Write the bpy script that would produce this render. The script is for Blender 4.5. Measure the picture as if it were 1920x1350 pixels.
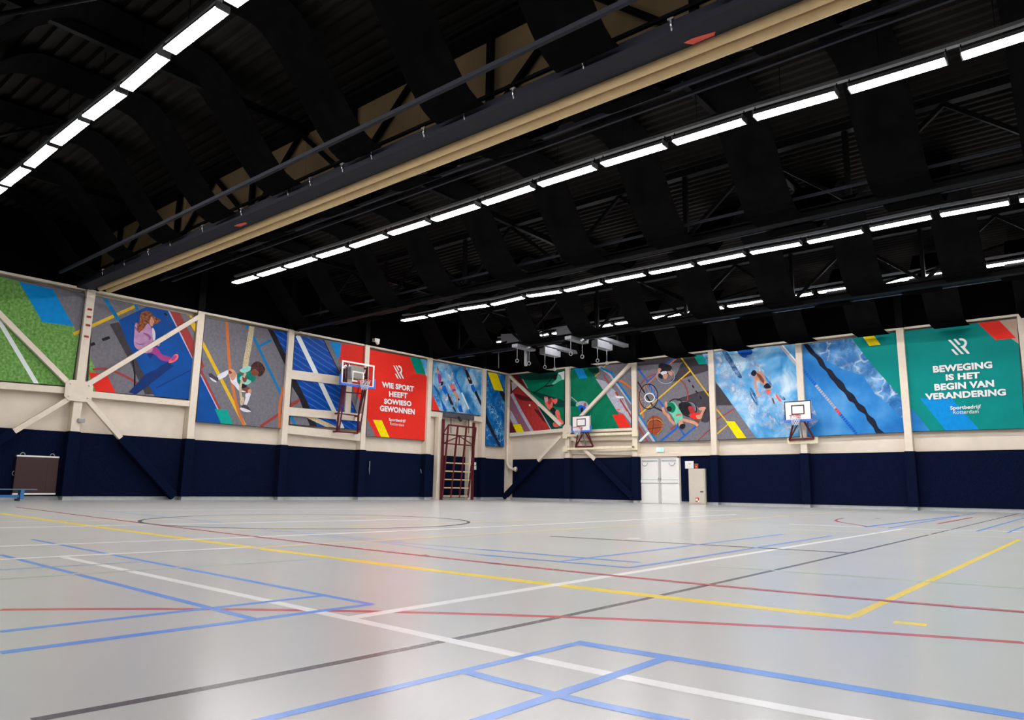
import bpy, bmesh, math, random
import numpy as np
from mathutils import Vector, Matrix
from mathutils.geometry import tessellate_polygon

for o in list(bpy.data.objects): bpy.data.objects.remove(o)
SC = bpy.context.scene
COL = SC.collection

# ------------------------------------------------------------------ camera, world, exposure
F_PX = 1358.002                                  # focal length in pixels of a 1920 x 1350 frame
YAW, PITCH, ROLL = -0.69777346, 0.17715253, 0.01480941
CAM = Vector((27.949, -33.0335, 0.5717))
FW = Vector((math.sin(YAW)*math.cos(PITCH), math.cos(YAW)*math.cos(PITCH), math.sin(PITCH)))
RT0 = Vector((math.cos(YAW), -math.sin(YAW), 0)); UP0 = RT0.cross(FW)
RT = RT0*math.cos(ROLL) + UP0*math.sin(ROLL)
UP = UP0*math.cos(ROLL) - RT0*math.sin(ROLL)
cd = bpy.data.cameras.new('camera'); cam = bpy.data.objects.new('camera', cd); COL.objects.link(cam)
cd.sensor_fit = 'HORIZONTAL'; cd.sensor_width = 36.0; cd.lens = F_PX/1920*36.0
cd.clip_start = 0.05; cd.clip_end = 200
m = Matrix((RT, UP, -FW)).transposed().to_4x4(); m.translation = CAM
cam.matrix_world = m
SC.camera = cam
w = bpy.data.worlds.new('hall_dark'); SC.world = w; w.use_nodes = True
w.node_tree.nodes['Background'].inputs[0].default_value = (0.5, 0.55, 0.6, 1)
w.node_tree.nodes['Background'].inputs[1].default_value = 0.004
SC.view_settings.view_transform = 'Standard'; SC.view_settings.look = 'None'
SC.view_settings.exposure = 0.62; SC.view_settings.gamma = 1.0
SC.view_settings.use_curve_mapping = False
LAMP = 53.0                                      # radiance of the tube lights' diffusers
SC.cycles.max_bounces = 8; SC.cycles.diffuse_bounces = 4; SC.cycles.glossy_bounces = 4
SC.cycles.use_denoising = True
SC.cycles.sample_clamp_indirect = 6.0

# survey helpers: where a sight line of the photograph meets a wall, the floor or a height
def ray(px, py): return FW + RT*((px-960)/F_PX) - UP*((py-675)/F_PX)
def on_x(p, x): d = ray(*p); return CAM + d*((x-CAM.x)/d.x)
def on_y(p, y): d = ray(*p); return CAM + d*((y-CAM.y)/d.y)
def on_z(p, z=0.0): d = ray(*p); return CAM + d*((z-CAM.z)/d.z)

# ------------------------------------------------------------------ materials
MATS = {}
def srgb(c):
    return tuple(((v/255/12.92) if v/255 <= .04045 else ((v/255+.055)/1.055)**2.4) for v in c) + (1,)
def mat(name, c, rough=.55, metal=0.0, noise=0.06, scale=6.0, spec=.5, emit=0, alpha=None, trans=0):
    if name in MATS: return MATS[name]
    M = bpy.data.materials.new(name); M.use_nodes = True; nt = M.node_tree; b = nt.nodes['Principled BSDF']
    col = srgb(c)
    if noise:
        tc = nt.nodes.new('ShaderNodeTexCoord'); n = nt.nodes.new('ShaderNodeTexNoise'); n.inputs['Scale'].default_value = scale
        n.inputs['Detail'].default_value = 5
        r = nt.nodes.new('ShaderNodeValToRGB')
        r.color_ramp.elements[0].position = .3; r.color_ramp.elements[1].position = .7
        r.color_ramp.elements[0].color = tuple(v*(1-noise*1.5) for v in col[:3])+(1,)
        r.color_ramp.elements[1].color = tuple(min(1, v*(1+noise)) for v in col[:3])+(1,)
        nt.links.new(tc.outputs['Object'], n.inputs['Vector']); nt.links.new(n.outputs[0], r.inputs[0])
        nt.links.new(r.outputs[0], b.inputs['Base Color'])
    else: b.inputs['Base Color'].default_value = col
    b.inputs['Roughness'].default_value = rough; b.inputs['Metallic'].default_value = metal
    b.inputs['Specular IOR Level'].default_value = spec
    if emit:
        b.inputs['Emission Color'].default_value = col; b.inputs['Emission Strength'].default_value = emit
    if trans:
        b.inputs['Transmission Weight'].default_value = trans; b.inputs['IOR'].default_value = 1.05
    M['rgb'] = col[:3]; MATS[name] = M
    return M

def ramp_mat(name, cols, pos, scale=3.0, detail=6, stretch=(1, 1, 1), rough=.5, tex='noise', distort=0.0, caustic=None):
    if name in MATS: return MATS[name]
    M = bpy.data.materials.new(name); M.use_nodes = True; nt = M.node_tree; b = nt.nodes['Principled BSDF']
    tc = nt.nodes.new('ShaderNodeTexCoord'); mp = nt.nodes.new('ShaderNodeMapping'); mp.inputs['Scale'].default_value = stretch
    nt.links.new(tc.outputs['Object'], mp.inputs[0])
    if tex == 'noise':
        t = nt.nodes.new('ShaderNodeTexNoise'); t.inputs['Scale'].default_value = scale; t.inputs['Detail'].default_value = detail
        t.inputs['Distortion'].default_value = distort
    else:
        t = nt.nodes.new('ShaderNodeTexWave'); t.inputs['Scale'].default_value = scale; t.inputs['Distortion'].default_value = distort
        t.bands_direction = 'Z'
    nt.links.new(mp.outputs[0], t.inputs['Vector'])
    r = nt.nodes.new('ShaderNodeValToRGB'); els = r.color_ramp.elements
    while len(els) < len(cols): els.new(.5)
    for e, c, p in zip(els, cols, pos): e.position = p; e.color = srgb(c)
    nt.links.new(t.outputs[0], r.inputs[0]); out = r.outputs[0]
    if caustic:
        cc, cs, cw = caustic
        n2 = nt.nodes.new('ShaderNodeTexNoise'); n2.inputs['Scale'].default_value = cs*.8
        mx = nt.nodes.new('ShaderNodeMixRGB'); mx.inputs[0].default_value = .35
        nt.links.new(tc.outputs['Object'], n2.inputs['Vector'])
        nt.links.new(tc.outputs['Object'], mx.inputs[1]); nt.links.new(n2.outputs['Color'], mx.inputs[2])
        v = nt.nodes.new('ShaderNodeTexVoronoi'); v.feature = 'DISTANCE_TO_EDGE'; v.inputs['Scale'].default_value = cs
        nt.links.new(mx.outputs[0], v.inputs['Vector'])
        r2 = nt.nodes.new('ShaderNodeValToRGB'); r2.color_ramp.elements[0].color = (1, 1, 1, 1); r2.color_ramp.elements[1].color = (0, 0, 0, 1)
        r2.color_ramp.elements[1].position = cw
        nt.links.new(v.outputs['Distance'], r2.inputs[0])
        n3 = nt.nodes.new('ShaderNodeTexNoise'); n3.inputs['Scale'].default_value = cs*.35
        r3 = nt.nodes.new('ShaderNodeValToRGB'); r3.color_ramp.elements[0].position = .45; r3.color_ramp.elements[1].position = .6
        nt.links.new(tc.outputs['Object'], n3.inputs['Vector']); nt.links.new(n3.outputs[0], r3.inputs[0])
        ml = nt.nodes.new('ShaderNodeMath'); ml.operation = 'MULTIPLY'
        nt.links.new(r2.outputs[0], ml.inputs[0]); nt.links.new(r3.outputs[0], ml.inputs[1])
        m2 = nt.nodes.new('ShaderNodeMixRGB'); m2.inputs[2].default_value = srgb(cc)
        nt.links.new(ml.outputs[0], m2.inputs[0]); nt.links.new(out, m2.inputs[1]); out = m2.outputs[0]
    nt.links.new(out, b.inputs['Base Color']); b.inputs['Roughness'].default_value = rough; b.inputs['Specular IOR Level'].default_value = .12
    MATS[name] = M; return M

CREAM = mat('cream_painted_steel', (227, 214, 196), .5, noise=.03)
WALLC = mat('cream_wall_cladding', (223, 210, 193), .6, noise=.05, scale=1.5)
BLACK = mat('black_paint', (8, 8, 9), .9, noise=.15, spec=.0)
BLKST = mat('black_steel', (10, 10.5, 13), .6, noise=.1, spec=.06)
CLOTH = mat('black_cloth', (12, 11.5, 12), 1.0, noise=.2, scale=3, spec=.0)
DECK = mat('dark_roof_sheet', (29, 27, 26), .8, noise=.15, scale=1.2, spec=.03)
NAVY = mat('navy_felt', (14, 22, 46), .95, noise=.28, scale=40, spec=.02)
GIRD = mat('slate_steel', (34, 35, 43), .6, spec=.1)
CURT = mat('cream_curtain_vinyl', (196, 170, 128), .6, noise=.05, spec=.2)
BEIGE = mat('beige_board', (128, 106, 72), .8, noise=.08, scale=1.5)
WHITE = mat('white_paint', (236, 235, 231), .45, noise=.01)
GREYM = mat('grey_metal', (150, 152, 156), .4, .3)
MAROON = mat('maroon_tube', (92, 20, 30), .45)
WOOD = mat('pale_wood', (212, 186, 140), .5, noise=.1)
BLUEP = mat('blue_padding', (70, 120, 215), .55)
ORANGE = mat('orange_rim', (214, 96, 78), .45)
NETM = mat('white_net', (225, 225, 232), .8)
DARK = mat('near_black_line', (38, 36, 40), .5)
CHROME = mat('chrome', (205, 205, 205), .25, .8)
BROWN = mat('brown_mat_vinyl', (54, 24, 24), .6, noise=.08)
BENCHB = mat('bench_blue', (50, 120, 180), .5)
SKIRT = mat('pale_grey_skirting', (176, 180, 182), .5)
LIT = bpy.data.materials.new('lit_diffuser'); LIT.use_nodes = True
_b = LIT.node_tree.nodes['Principled BSDF']; _b.inputs['Base Color'].default_value = (.9, .9, .9, 1)
_b.inputs['Emission Color'].default_value = (1.0, .975, .98, 1); _b.inputs['Emission Strength'].default_value = LAMP
GLASS = bpy.data.materials.new('clear_acrylic'); GLASS.use_nodes = True
_n = GLASS.node_tree; _t = _n.nodes.new('ShaderNodeBsdfTransparent'); _g = _n.nodes.new('ShaderNodeBsdfGlossy'); _g.inputs['Roughness'].default_value = .05
_x = _n.nodes.new('ShaderNodeMixShader'); _x.inputs[0].default_value = .06
_t.inputs[0].default_value = (.93, .95, .96, 1)
_n.links.new(_t.outputs[0], _x.inputs[1]); _n.links.new(_g.outputs[0], _x.inputs[2]); _n.links.new(_x.outputs[0], _n.nodes['Material Output'].inputs[0])

# ------------------------------------------------------------------ mesh building
WPOS = {}                                        # world position of every object's origin
class MB:
    def __init__(s): s.v = []; s.f = []; s.fm = []; s.mats = []; s.sm = []
    def mi(s, m):
        if m not in s.mats: s.mats.append(m)
        return s.mats.index(m)
    def add(s, verts, faces, m, smooth=False):
        k = len(s.v); s.v += [tuple(v) for v in verts]; i = s.mi(m)
        for f in faces: s.f.append(tuple(k+j for j in f)); s.fm.append(i); s.sm.append(smooth)
        return s
    def box(s, lo, hi, m):
        x0, y0, z0 = lo; x1, y1, z1 = hi
        x0, x1 = min(x0, x1), max(x0, x1); y0, y1 = min(y0, y1), max(y0, y1); z0, z1 = min(z0, z1), max(z0, z1)
        v = [(x0, y0, z0), (x1, y0, z0), (x1, y1, z0), (x0, y1, z0), (x0, y0, z1), (x1, y0, z1), (x1, y1, z1), (x0, y1, z1)]
        return s.add(v, [(0, 3, 2, 1), (4, 5, 6, 7), (0, 1, 5, 4), (1, 2, 6, 5), (2, 3, 7, 6), (3, 0, 4, 7)], m)
    def bar(s, p, q, wd, ht, m, up=(0, 0, 1)):
        p = Vector(p); q = Vector(q); d = (q-p).normalized(); up = Vector(up)
        if abs(d.dot(up)) > .98: up = Vector((1, 0, 0)) if abs(d.x) < .9 else Vector((0, 1, 0))
        a = d.cross(up).normalized()*wd/2; b = a.cross(d).normalized()*ht/2
        v = [p-a-b, p+a-b, p+a+b, p-a+b, q-a-b, q+a-b, q+a+b, q-a+b]
        return s.add(v, [(0, 3, 2, 1), (4, 5, 6, 7), (0, 1, 5, 4), (1, 2, 6, 5), (2, 3, 7, 6), (3, 0, 4, 7)], m)
    def tube(s, pts, r, m, n=8, closed=False):
        pts = [Vector(p) for p in pts]; N = len(pts); rings = []
        ref = Vector((0.123, 0.37, 0.92)).normalized()
        for i in range(N):
            if closed: d = (pts[(i+1) % N]-pts[i-1]).normalized()
            else: d = (pts[min(i+1, N-1)]-pts[max(i-1, 0)]).normalized()
            a = d.cross(ref)
            if a.length < 1e-3: a = d.cross(Vector((1, 0, 0)))
            a.normalize(); b = d.cross(a)
            rings.append([pts[i]+a*r*math.cos(2*math.pi*k/n)+b*r*math.sin(2*math.pi*k/n) for k in range(n)])
        v = [q for R in rings for q in R]; f = []
        for i in range(N if closed else N-1):
            j = (i+1) % N
            for k in range(n): f.append((i*n+k, i*n+(k+1) % n, j*n+(k+1) % n, j*n+k))
        if not closed: f += [tuple(range(n))[::-1], tuple((N-1)*n+k for k in range(n))]
        return s.add(v, f, m, True)
    def poly(s, pts, m):
        pts = [Vector(p) for p in pts]
        if len(pts) < 3: return s
        if len(pts) <= 4 and False: return s.add(pts, [tuple(range(len(pts)))], m)
        return s.add(pts, [tuple(t) for t in tessellate_polygon([pts])], m)
    def prism(s, pts, off, m):
        pts = [Vector(p) for p in pts]; off = Vector(off); n = len(pts)
        tri = [tuple(t) for t in tessellate_polygon([pts])]
        v = pts+[p+off for p in pts]
        f = tri+[tuple(n+i for i in t[::-1]) for t in tri]+[(i, (i+1) % n, n+(i+1) % n, n+i) for i in range(n)]
        return s.add(v, f, m)
    def build(s, name, parent=None, origin=None):
        me = bpy.data.meshes.new(name)
        o0 = Vector(origin) if origin is not None else Vector((0, 0, 0))
        me.from_pydata([tuple(Vector(v)-o0) for v in s.v], [], s.f)
        for mm in s.mats: me.materials.append(mm)
        me.polygons.foreach_set('material_index', s.fm); me.polygons.foreach_set('use_smooth', s.sm); me.update()
        bm = bmesh.new(); bm.from_mesh(me)
        if s.fixn: bmesh.ops.recalc_face_normals(bm, faces=bm.faces)
        bm.to_mesh(me); bm.free()
        o = bpy.data.objects.new(name, me); COL.objects.link(o); o.location = o0
        if parent is not None:
            o.parent = parent; o.location = o0-WPOS[parent.name]
        WPOS[o.name] = o0
        return o
    fixn = True

def tag(o, label=None, cat=None, group=None, kind=None):
    if label: o['label'] = label
    if cat: o['category'] = cat
    if group: o['group'] = group
    if kind: o['kind'] = kind
    return o
def thing(name, loc, label, cat, group=None):
    o = bpy.data.objects.new(name, None); COL.objects.link(o); o.location = loc; o.empty_display_size = .2; WPOS[o.name] = Vector(loc)
    return tag(o, label, cat, group)
def bevel(o, w=.01, seg=2):
    b = o.modifiers.new('bevel', 'BEVEL'); b.width = w; b.segments = seg; b.limit_method = 'ANGLE'
    return o
def ordinal(n): return ['first', 'second', 'third', 'fourth', 'fifth', 'sixth', 'seventh', 'eighth', 'ninth', 'tenth', 'eleventh', 'twelfth', 'thirteenth', 'fourteenth', 'fifteenth', 'sixteenth', 'seventeenth', 'eighteenth', 'nineteenth', 'twentieth'][n]

# ------------------------------------------------------------------ the hall shell
X1, Y0, TOPW, ROOF = 36.0, -36.0, 7.42, 9.72
COLD = .34                                       # how far the columns stand out from the walls
PAN = .20                                        # front of the printed panels
wl = MB().box((-.3, Y0, 0), (0, 0, TOPW), WALLC).box((-.3, Y0, TOPW), (0, 0, ROOF+.3), BLACK)
tag(wl.build('wall_left'), kind='structure')
wr = MB().box((-.3, 0, 0), (X1, .3, TOPW), WALLC).box((-.3, 0, TOPW), (X1, .3, ROOF+.3), BLACK)
tag(wr.build('wall_right'), kind='structure')
tag(MB().box((0, Y0, 0), (.03, 0, .135), SKIRT).build('baseboard_left'), kind='structure')
bb = MB()
for a, b in ((0, 8.9), (11.2, 11.58), (12.55, X1)): bb.box((a, 0, 0), (b, -.03, .135), SKIRT)
tag(bb.build('baseboard_right'), kind='structure')
# roof sheet: trapezoid ribs along x
rb = MB(); P_ = .30; y = Y0; prof = []
while y < 0:
    prof += [(y, ROOF), (y+.11, ROOF), (y+.15, ROOF+.09), (y+.26, ROOF+.09)]; y += P_
prof.append((.0, ROOF+.09))
v = [(x, a, b) for a, b in prof for x in (-.3, X1)]
rb.add(v, [(2*i, 2*i+1, 2*i+3, 2*i+2) for i in range(len(prof)-1)], DECK)
rb.box((-.3, Y0, ROOF+.15), (X1, .3, ROOF+.3), BLACK)
tag(rb.build('ceiling'), kind='structure')

# ------------------------------------------------------------------ floor and its painted lines
FL = bpy.data.materials.new('grey_sports_floor'); FL.use_nodes = True
nt = FL.node_tree; b = nt.nodes['Principled BSDF']
tc = nt.nodes.new('ShaderNodeTexCoord'); n1 = nt.nodes.new('ShaderNodeTexNoise'); n1.inputs['Scale'].default_value = .35; n1.inputs['Detail'].default_value = 6
r1 = nt.nodes.new('ShaderNodeValToRGB'); r1.color_ramp.elements[0].color = srgb((188, 188, 184)); r1.color_ramp.elements[1].color = srgb((197, 197, 194))
nt.links.new(tc.outputs['Object'], n1.inputs['Vector']); nt.links.new(n1.outputs[0], r1.inputs[0]); nt.links.new(r1.outputs[0], b.inputs['Base Color'])
n2 = nt.nodes.new('ShaderNodeTexNoise'); n2.inputs['Scale'].default_value = .8; n2.inputs['Detail'].default_value = 4
r2 = nt.nodes.new('ShaderNodeMapRange'); r2.inputs[3].default_value = .20; r2.inputs[4].default_value = .25
nt.links.new(tc.outputs['Object'], n2.inputs['Vector']); nt.links.new(n2.outputs[0], r2.inputs[0]); nt.links.new(r2.outputs[0], b.inputs['Roughness'])
b.inputs['Specular IOR Level'].default_value = .36
def line_mat(n, c): return mat('floor_line_'+n, c, .22, noise=.02, spec=.36)
LW = line_mat('white', (240, 240, 238)); LB = line_mat('blue', (92, 150, 236)); LY = line_mat('yellow', (248, 214, 40)); LR = line_mat('red', (196, 72, 82))
LG = line_mat('charcoal', (92, 88, 90)); LC = line_mat('cream', (226, 212, 168)); LV = line_mat('pale_green', (190, 206, 184)); LP = line_mat('pale_blue', (160, 180, 220))
LM = line_mat('blue_sheen', (120, 164, 238)); LK = line_mat('dark', (60, 60, 78))  # LM: same paint as LB, floor reflection put in as a paler blue
fl = MB(); fl.fixn = False
fl.add([(-.3, Y0, 0), (X1, Y0, 0), (X1, .3, 0), (-.3, .3, 0)], [(0, 1, 2, 3)], FL)
NL = [0, .0010, .00004]                          # paint layers: the far, thin lines lie a hair above the long ones
def fline(m, *pts):
    """One painted line: surveyed points (x, y, thickness) -> an even band of paint of constant width on the floor."""
    NL[0] += 1; z = NL[1]+NL[2]*NL[0]; pts = [tuple(map(float, p)) for p in pts]
    flat = len(pts) > 2 and all(b[0] > a[0] for a, b in zip(pts, pts[1:])) or len(pts) > 2 and all(b[0] < a[0] for a, b in zip(pts, pts[1:]))
    P = [p[:2] for p in pts]
    if flat:                                     # take the wobble of single readings out of it
        xs = np.array([p[0] for p in P]); ys = np.array([p[1] for p in P])
        for deg, tol in ((1, 3.0), (2, 3.0), (3, 99)):
            c = np.polyfit(xs, ys, min(deg, len(P)-1))
            if np.abs(np.polyval(c, xs)-ys).max() < tol: break
        X = np.linspace(xs[0], xs[-1], 2 if deg == 1 else 14); P = [(x, float(np.polyval(c, x))) for x in X]
    G = [on_z(p, z) for p in P]
    d = (on_z(pts[-1][:2], z)-on_z(pts[0][:2], z)).normalized(); n = Vector((-d.y, d.x, 0))
    ws = sorted(abs((on_z((x, y-t/2), z)-on_z((x, y+t/2), z)).dot(n)) for x, y, t in pts)
    h = min(.12, max(.035, ws[len(ws)//2]))/2
    A, B = [], []
    for i in range(len(G)):
        d = (G[min(i+1, len(G)-1)]-G[max(i-1, 0)]).normalized(); n = Vector((-d.y, d.x, 0))*h
        A.append(G[i]-n); B.append(G[i]+n)
    k = len(G)
    fl.add(A+B, [(i, i+1, k+i+1, k+i) for i in range(k-1)], m)
fline(LV, (0, 1085, 1.5), (240, 1070, 1.5), (500, 1053, 1.5), (720, 1040, 1.2))
fline(LV, (1317, 1060, 1.2), (1500, 1072, 1.4), (1920, 1103, 1.8))
fline(LP, (0, 1068, 1.3), (270, 1053, 1.1))
fline(LP, (570, 1003, 1.0), (867, 1027, 1.2), (1050, 1042, 1.5))
fline(LP, (690, 1014, 1.0), (900, 1040, 1.5))
fline(LP, (400, 985, 1.0), (650, 1006, 1.0), (760, 1016, 1.0))
fline(LP, (195, 958, 1.0), (420, 980, 1.0))
fline(LG, (1031, 1005, .8), (1300, 1021, 1.0), (1494, 1031, 1.2), (1590, 1036, 1.2))
fline(LC, (0, 979.5, 1.3), (146, 974.8, 1.3), (700, 968, 1.3), (810, 966.5, 1.2))
fline(LW, (0, 990, 1.5), (273, 983, 1.5), (590, 978, 1.4), (786, 973, 1.2))
fline(LC, (356, 995, 1.4), (590, 989, 1.4), (864, 980, 1.3), (1019, 973, 1.2))
fline(LW, (0, 1025, 2), (200, 1017, 2), (473, 1005, 2), (950, 989, 1.8), (1150, 975.5, 1.5), (1381, 964, 1.2))
fline(LW, (0, 1049, 2.2), (120, 1043.5, 2.2), (200, 1038.7, 2.2), (466, 1026, 2.4))
fline(LC, (466, 1026, 2.6), (700, 1014, 2.6), (950, 1002, 2.4), (1212, 984, 2), (1478, 966, 1.5))
fline(LW, (1480, 983, 1), (1622, 988, 1)); fline(LW, (1695, 991, 1), (1915, 997, 1.2))
fline(LC, (1480, 993, 1.2), (1709, 1001, 1.3), (1904, 1008, 1.5))
fline(LC, (1350, 976, 1), (1480, 966, 1), (1610, 957.5, .8))
fline(LW, (200, 957, .8), (740, 954.5, .8)); fline(LW, (1130, 960, .8), (1480, 956, .7))
fline(LW, (1177, 1009.5, 1.6), (1199, 1009.5, 1.6))
fline(LR, (30, 951, 1.2), (146, 965, 1.5), (400, 996.5, 1.7), (693, 1031, 2), (800, 1043, 2), (1000, 1065, 2.2), (1500, 1110.7, 2.4), (1667, 1124, 2.6), (1920, 1149, 3))
fline(LR, (783, 1041.5, 1.5), (802, 1040, 1.5))
fline(LM, (900, 1030, 1.3), (1087, 1044, 1.6), (1200, 1055, 1.8)); fline(LM, (900, 1040, 1.5), (1050, 1052, 1.8), (1178, 1064, 2))
fline(LM, (1050, 1052, 2), (1319, 1021, 1.6), (1469, 1000.6, 1.3)); fline(LM, (1178, 1064, 2), (1416, 1027.5, 1.8), (1500, 1014, 1.6), (1560, 1004, 1.4))
fline(LB, (1620, 988, 1), (1801, 966.5, 1)); fline(LB, (1666, 990, 1.2), (1732, 979, 1), (1830, 962, .8))
fline(LB, (1831, 996, 1.6), (1904, 975.6, 1.3), (1920, 971, 1.2)); fline(LB, (1889, 998.6, 2), (1920, 987, 1.8))
fline(LR, (1758, 982, 1.2), (1824, 970, 1.2))
fline(LR, (1582, 971.5, 1), (1570, 973.5, 1.6), (1566, 976, 2), (1573, 978.5, 1.6), (1588, 981, 1.4), (1627, 987, 1.1), (1660, 989, .9))
fline(LR, (1641, 972, 1.4), (1650, 972.4, 1.2))
NL = [0, .0002, .00003]
fline(LG, (60, 1351, 7), (69, 1349, 7), (401, 1285, 8), (700, 1230, 7), (833, 1203, 6), (1100, 1148, 5), (1233, 1117, 4), (1500, 1058, 3.5), (1600, 1035, 2.8), (1750, 998, 2.2), (1920, 963, 1.8))
fline(LR, (0, 1145, 3.6), (150, 1141.5, 3.8), (292, 1140, 3.8), (500, 1141.5, 4), (733, 1147.5, 4), (1000, 1156.5, 4), (1100, 1160, 4), (1500, 1176.5, 4.4), (1667, 1186, 5), (1920, 1206, 5.5))
fline(LY, (0, 963, 1.8), (248, 995.5, 3), (474, 1026.5, 4), (700, 1056, 4.6), (833, 1070, 5), (1100, 1104, 5.5), (1227, 1118.5, 5.5), (1500, 1147, 5), (1600, 1157.5, 4.8))
fline(LY, (1597, 1156, 10), (1740, 1092, 8.5), (1912, 1010.5, 4.5))
fline(LY, (1676, 1166, 5), (1738, 1172, 5))
fline(LW, (118, 1045, 3.6), (300, 1082, 5.2), (474, 1120, 6.5), (660, 1158.5, 8.5), (950, 1229, 10), (1250, 1283, 11.5), (1470, 1325, 13), (1640, 1358, 14))
fline(LW, (655, 1158, 7), (1040, 1098, 4.6), (1400, 1038, 3.2), (1695, 991, 2.4))
fline(LB, (60, 1012, 2.2), (300, 1056, 3), (610, 1116, 4), (697, 1134, 4.5)); fline(LB, (697, 1133.5, 4.2), (475, 1161, 5), (0, 1224, 6))
fline(LB, (610, 1116.5, 3), (390, 1140, 3.5), (0, 1184.5, 4.8)); fline(LB, (0, 1040.5, 4), (250, 1102, 5), (475, 1161, 7))
fline(LB, (470, 1355, 11), (500, 1347, 11), (875, 1258.5, 8), (1080, 1205, 6)); fline(LB, (1078, 1205, 6), (1250, 1232, 8), (1500, 1271, 10), (1920, 1343, 14), (1960, 1350, 14))
fline(LB, (870, 1258, 8), (1045, 1303, 11), (1290, 1354, 13)); fline(LB, (1254, 1231, 9), (1045, 1303, 14), (890, 1353, 16))
ca = on_z((289, 972.2)); cb = on_z((879, 979.5)); cc = (ca+cb)/2; cr = (ca-cb).length/2
ring = []
for i in range(73):
    a = 2*math.pi*i/72
    ring += [(cc.x+(cr-.028)*math.cos(a), cc.y+(cr-.028)*math.sin(a), 0.0036), (cc.x+(cr+.028)*math.cos(a), cc.y+(cr+.028)*math.sin(a), 0.0036)]
fl.add(ring, [(2*i, 2*i+1, 2*i+3, 2*i+2) for i in range(72)], LK)
tag(fl.build('floor'), kind='structure')

# ------------------------------------------------------------------ printed wall panels
class Pic:
    """The printed picture that runs along one wall, cut up by the panels."""
    def __init__(s, place): s.place = place; s.shapes = []
    def to_uv(s, p): return s.place(p)
    def add(s, m, fr, pts, smooth=False, only=None):
        ox, oy, sc = fr
        if isinstance(pts, str): pts = [tuple(float(t) for t in q.split(',')) for q in pts.split()]
        q = [s.to_uv((ox+x/sc, oy+y/sc)) for x, y in pts]
        if smooth: q = smooth_loop(q)
        s.shapes.append((m, q, only))
    def line(s, m, fr, pts, wd, only=None, smooth=False):
        ox, oy, sc = fr
        if isinstance(pts, str): pts = [tuple(float(t) for t in q.split(',')) for q in pts.split()]
        q = [s.to_uv((ox+x/sc, oy+y/sc)) for x, y in pts]
        if smooth: q = smooth_open(q)
        # wd in crop pixels -> metres
        k = (Vector(s.to_uv((ox+pts[0][0]/sc+1, oy+pts[0][1]/sc)))-Vector(s.to_uv((ox+pts[0][0]/sc, oy+pts[0][1]/sc)))).length
        h = wd/sc*k/2; L_, R_ = [], []
        for i in range(len(q)):
            d = Vector(q[min(i+1, len(q)-1)])-Vector(q[max(i-1, 0)]); d.normalize(); n = Vector((-d.y, d.x))*h
            L_.append(tuple(Vector(q[i])+n)); R_.append(tuple(Vector(q[i])-n))
        s.shapes.append((m, L_+R_[::-1], only))
def smooth_loop(q, k=4):
    out = []; n = len(q)
    for i in range(n):
        p0, p1, p2, p3 = (Vector(q[(i+j) % n]) for j in (-1, 0, 1, 2))
        for t in range(k):
            u = t/k; out.append(tuple(.5*((2*p1)+(p2-p0)*u+(2*p0-5*p1+4*p2-p3)*u*u+(3*p1-p0-3*p2+p3)*u**3)))
    return out
def smooth_open(q, k=4):
    out = []; n = len(q)
    for i in range(n-1):
        p0, p1, p2, p3 = Vector(q[max(i-1, 0)]), Vector(q[i]), Vector(q[i+1]), Vector(q[min(i+2, n-1)])
        for t in range(k):
            u = t/k; out.append(tuple(.5*((2*p1)+(p2-p0)*u+(2*p0-5*p1+4*p2-p3)*u*u+(3*p1-p0-3*p2+p3)*u**3)))
    return out+[tuple(q[-1])]
def clip(poly, quad):
    ar = sum(quad[i][0]*quad[(i+1) % 4][1]-quad[(i+1) % 4][0]*quad[i][1] for i in range(4)); sg = 1 if ar > 0 else -1
    for i in range(4):
        a, b = quad[i], quad[(i+1) % 4]; out = []
        f = lambda p: sg*((b[0]-a[0])*(p[1]-a[1])-(b[1]-a[1])*(p[0]-a[0]))
        for j in range(len(poly)):
            p, q = poly[j-1], poly[j]; fp, fq = f(p), f(q)
            if fq >= 0:
                if fp < 0: t = fp/(fp-fq); out.append((p[0]+t*(q[0]-p[0]), p[1]+t*(q[1]-p[1])))
                out.append(q)
            elif fp >= 0: t = fp/(fp-fq); out.append((p[0]+t*(q[0]-p[0]), p[1]+t*(q[1]-p[1])))
        poly = out
        if len(poly) < 3: return []
    return poly
def uvL(p): q = on_x(p, PAN); return (q.y, q.z)
def uvR(p): q = on_y(p, -PAN); return (q.x, q.z)
PL, PR = Pic(uvL), Pic(uvR)
C_ = lambda n, c, **k: mat('print_'+n, c, .6, spec=.12, **k)
RED = C_('red', (226, 48, 38), noise=.03); TEAL = C_('teal', (0, 140, 118), noise=.04); AQUA = C_('aqua', (10, 160, 146)); SKY = C_('sky_blue', (6, 140, 214))
YEL = C_('yellow', (246, 222, 10)); PWH = C_('white', (228, 236, 236), noise=.01); GREY = C_('court_grey', (118, 116, 124), noise=.12, scale=9); GREYD = C_('court_shadow', (66, 62, 68), noise=.1)
MATB = C_('mat_blue', (14, 76, 152), noise=.1, scale=2); MATD = C_('mat_seam', (20, 50, 110)); GOLD = C_('gold_line', (222, 182, 44)); ORG = C_('orange_line', (206, 116, 62)); CYN = C_('cyan_line', (22, 120, 178))
BRICK = C_('brick_line', (160, 62, 58)); LILAC = C_('lilac_edge', (190, 180, 220)); ROPE = ramp_mat('print_rope', [(160, 142, 108), (216, 202, 168)], [.35, .6], 34); HAIR = ramp_mat('print_ginger_hair', [(92, 48, 34), (150, 84, 44), (186, 120, 66)], [.35, .55, .75], 12)
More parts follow.
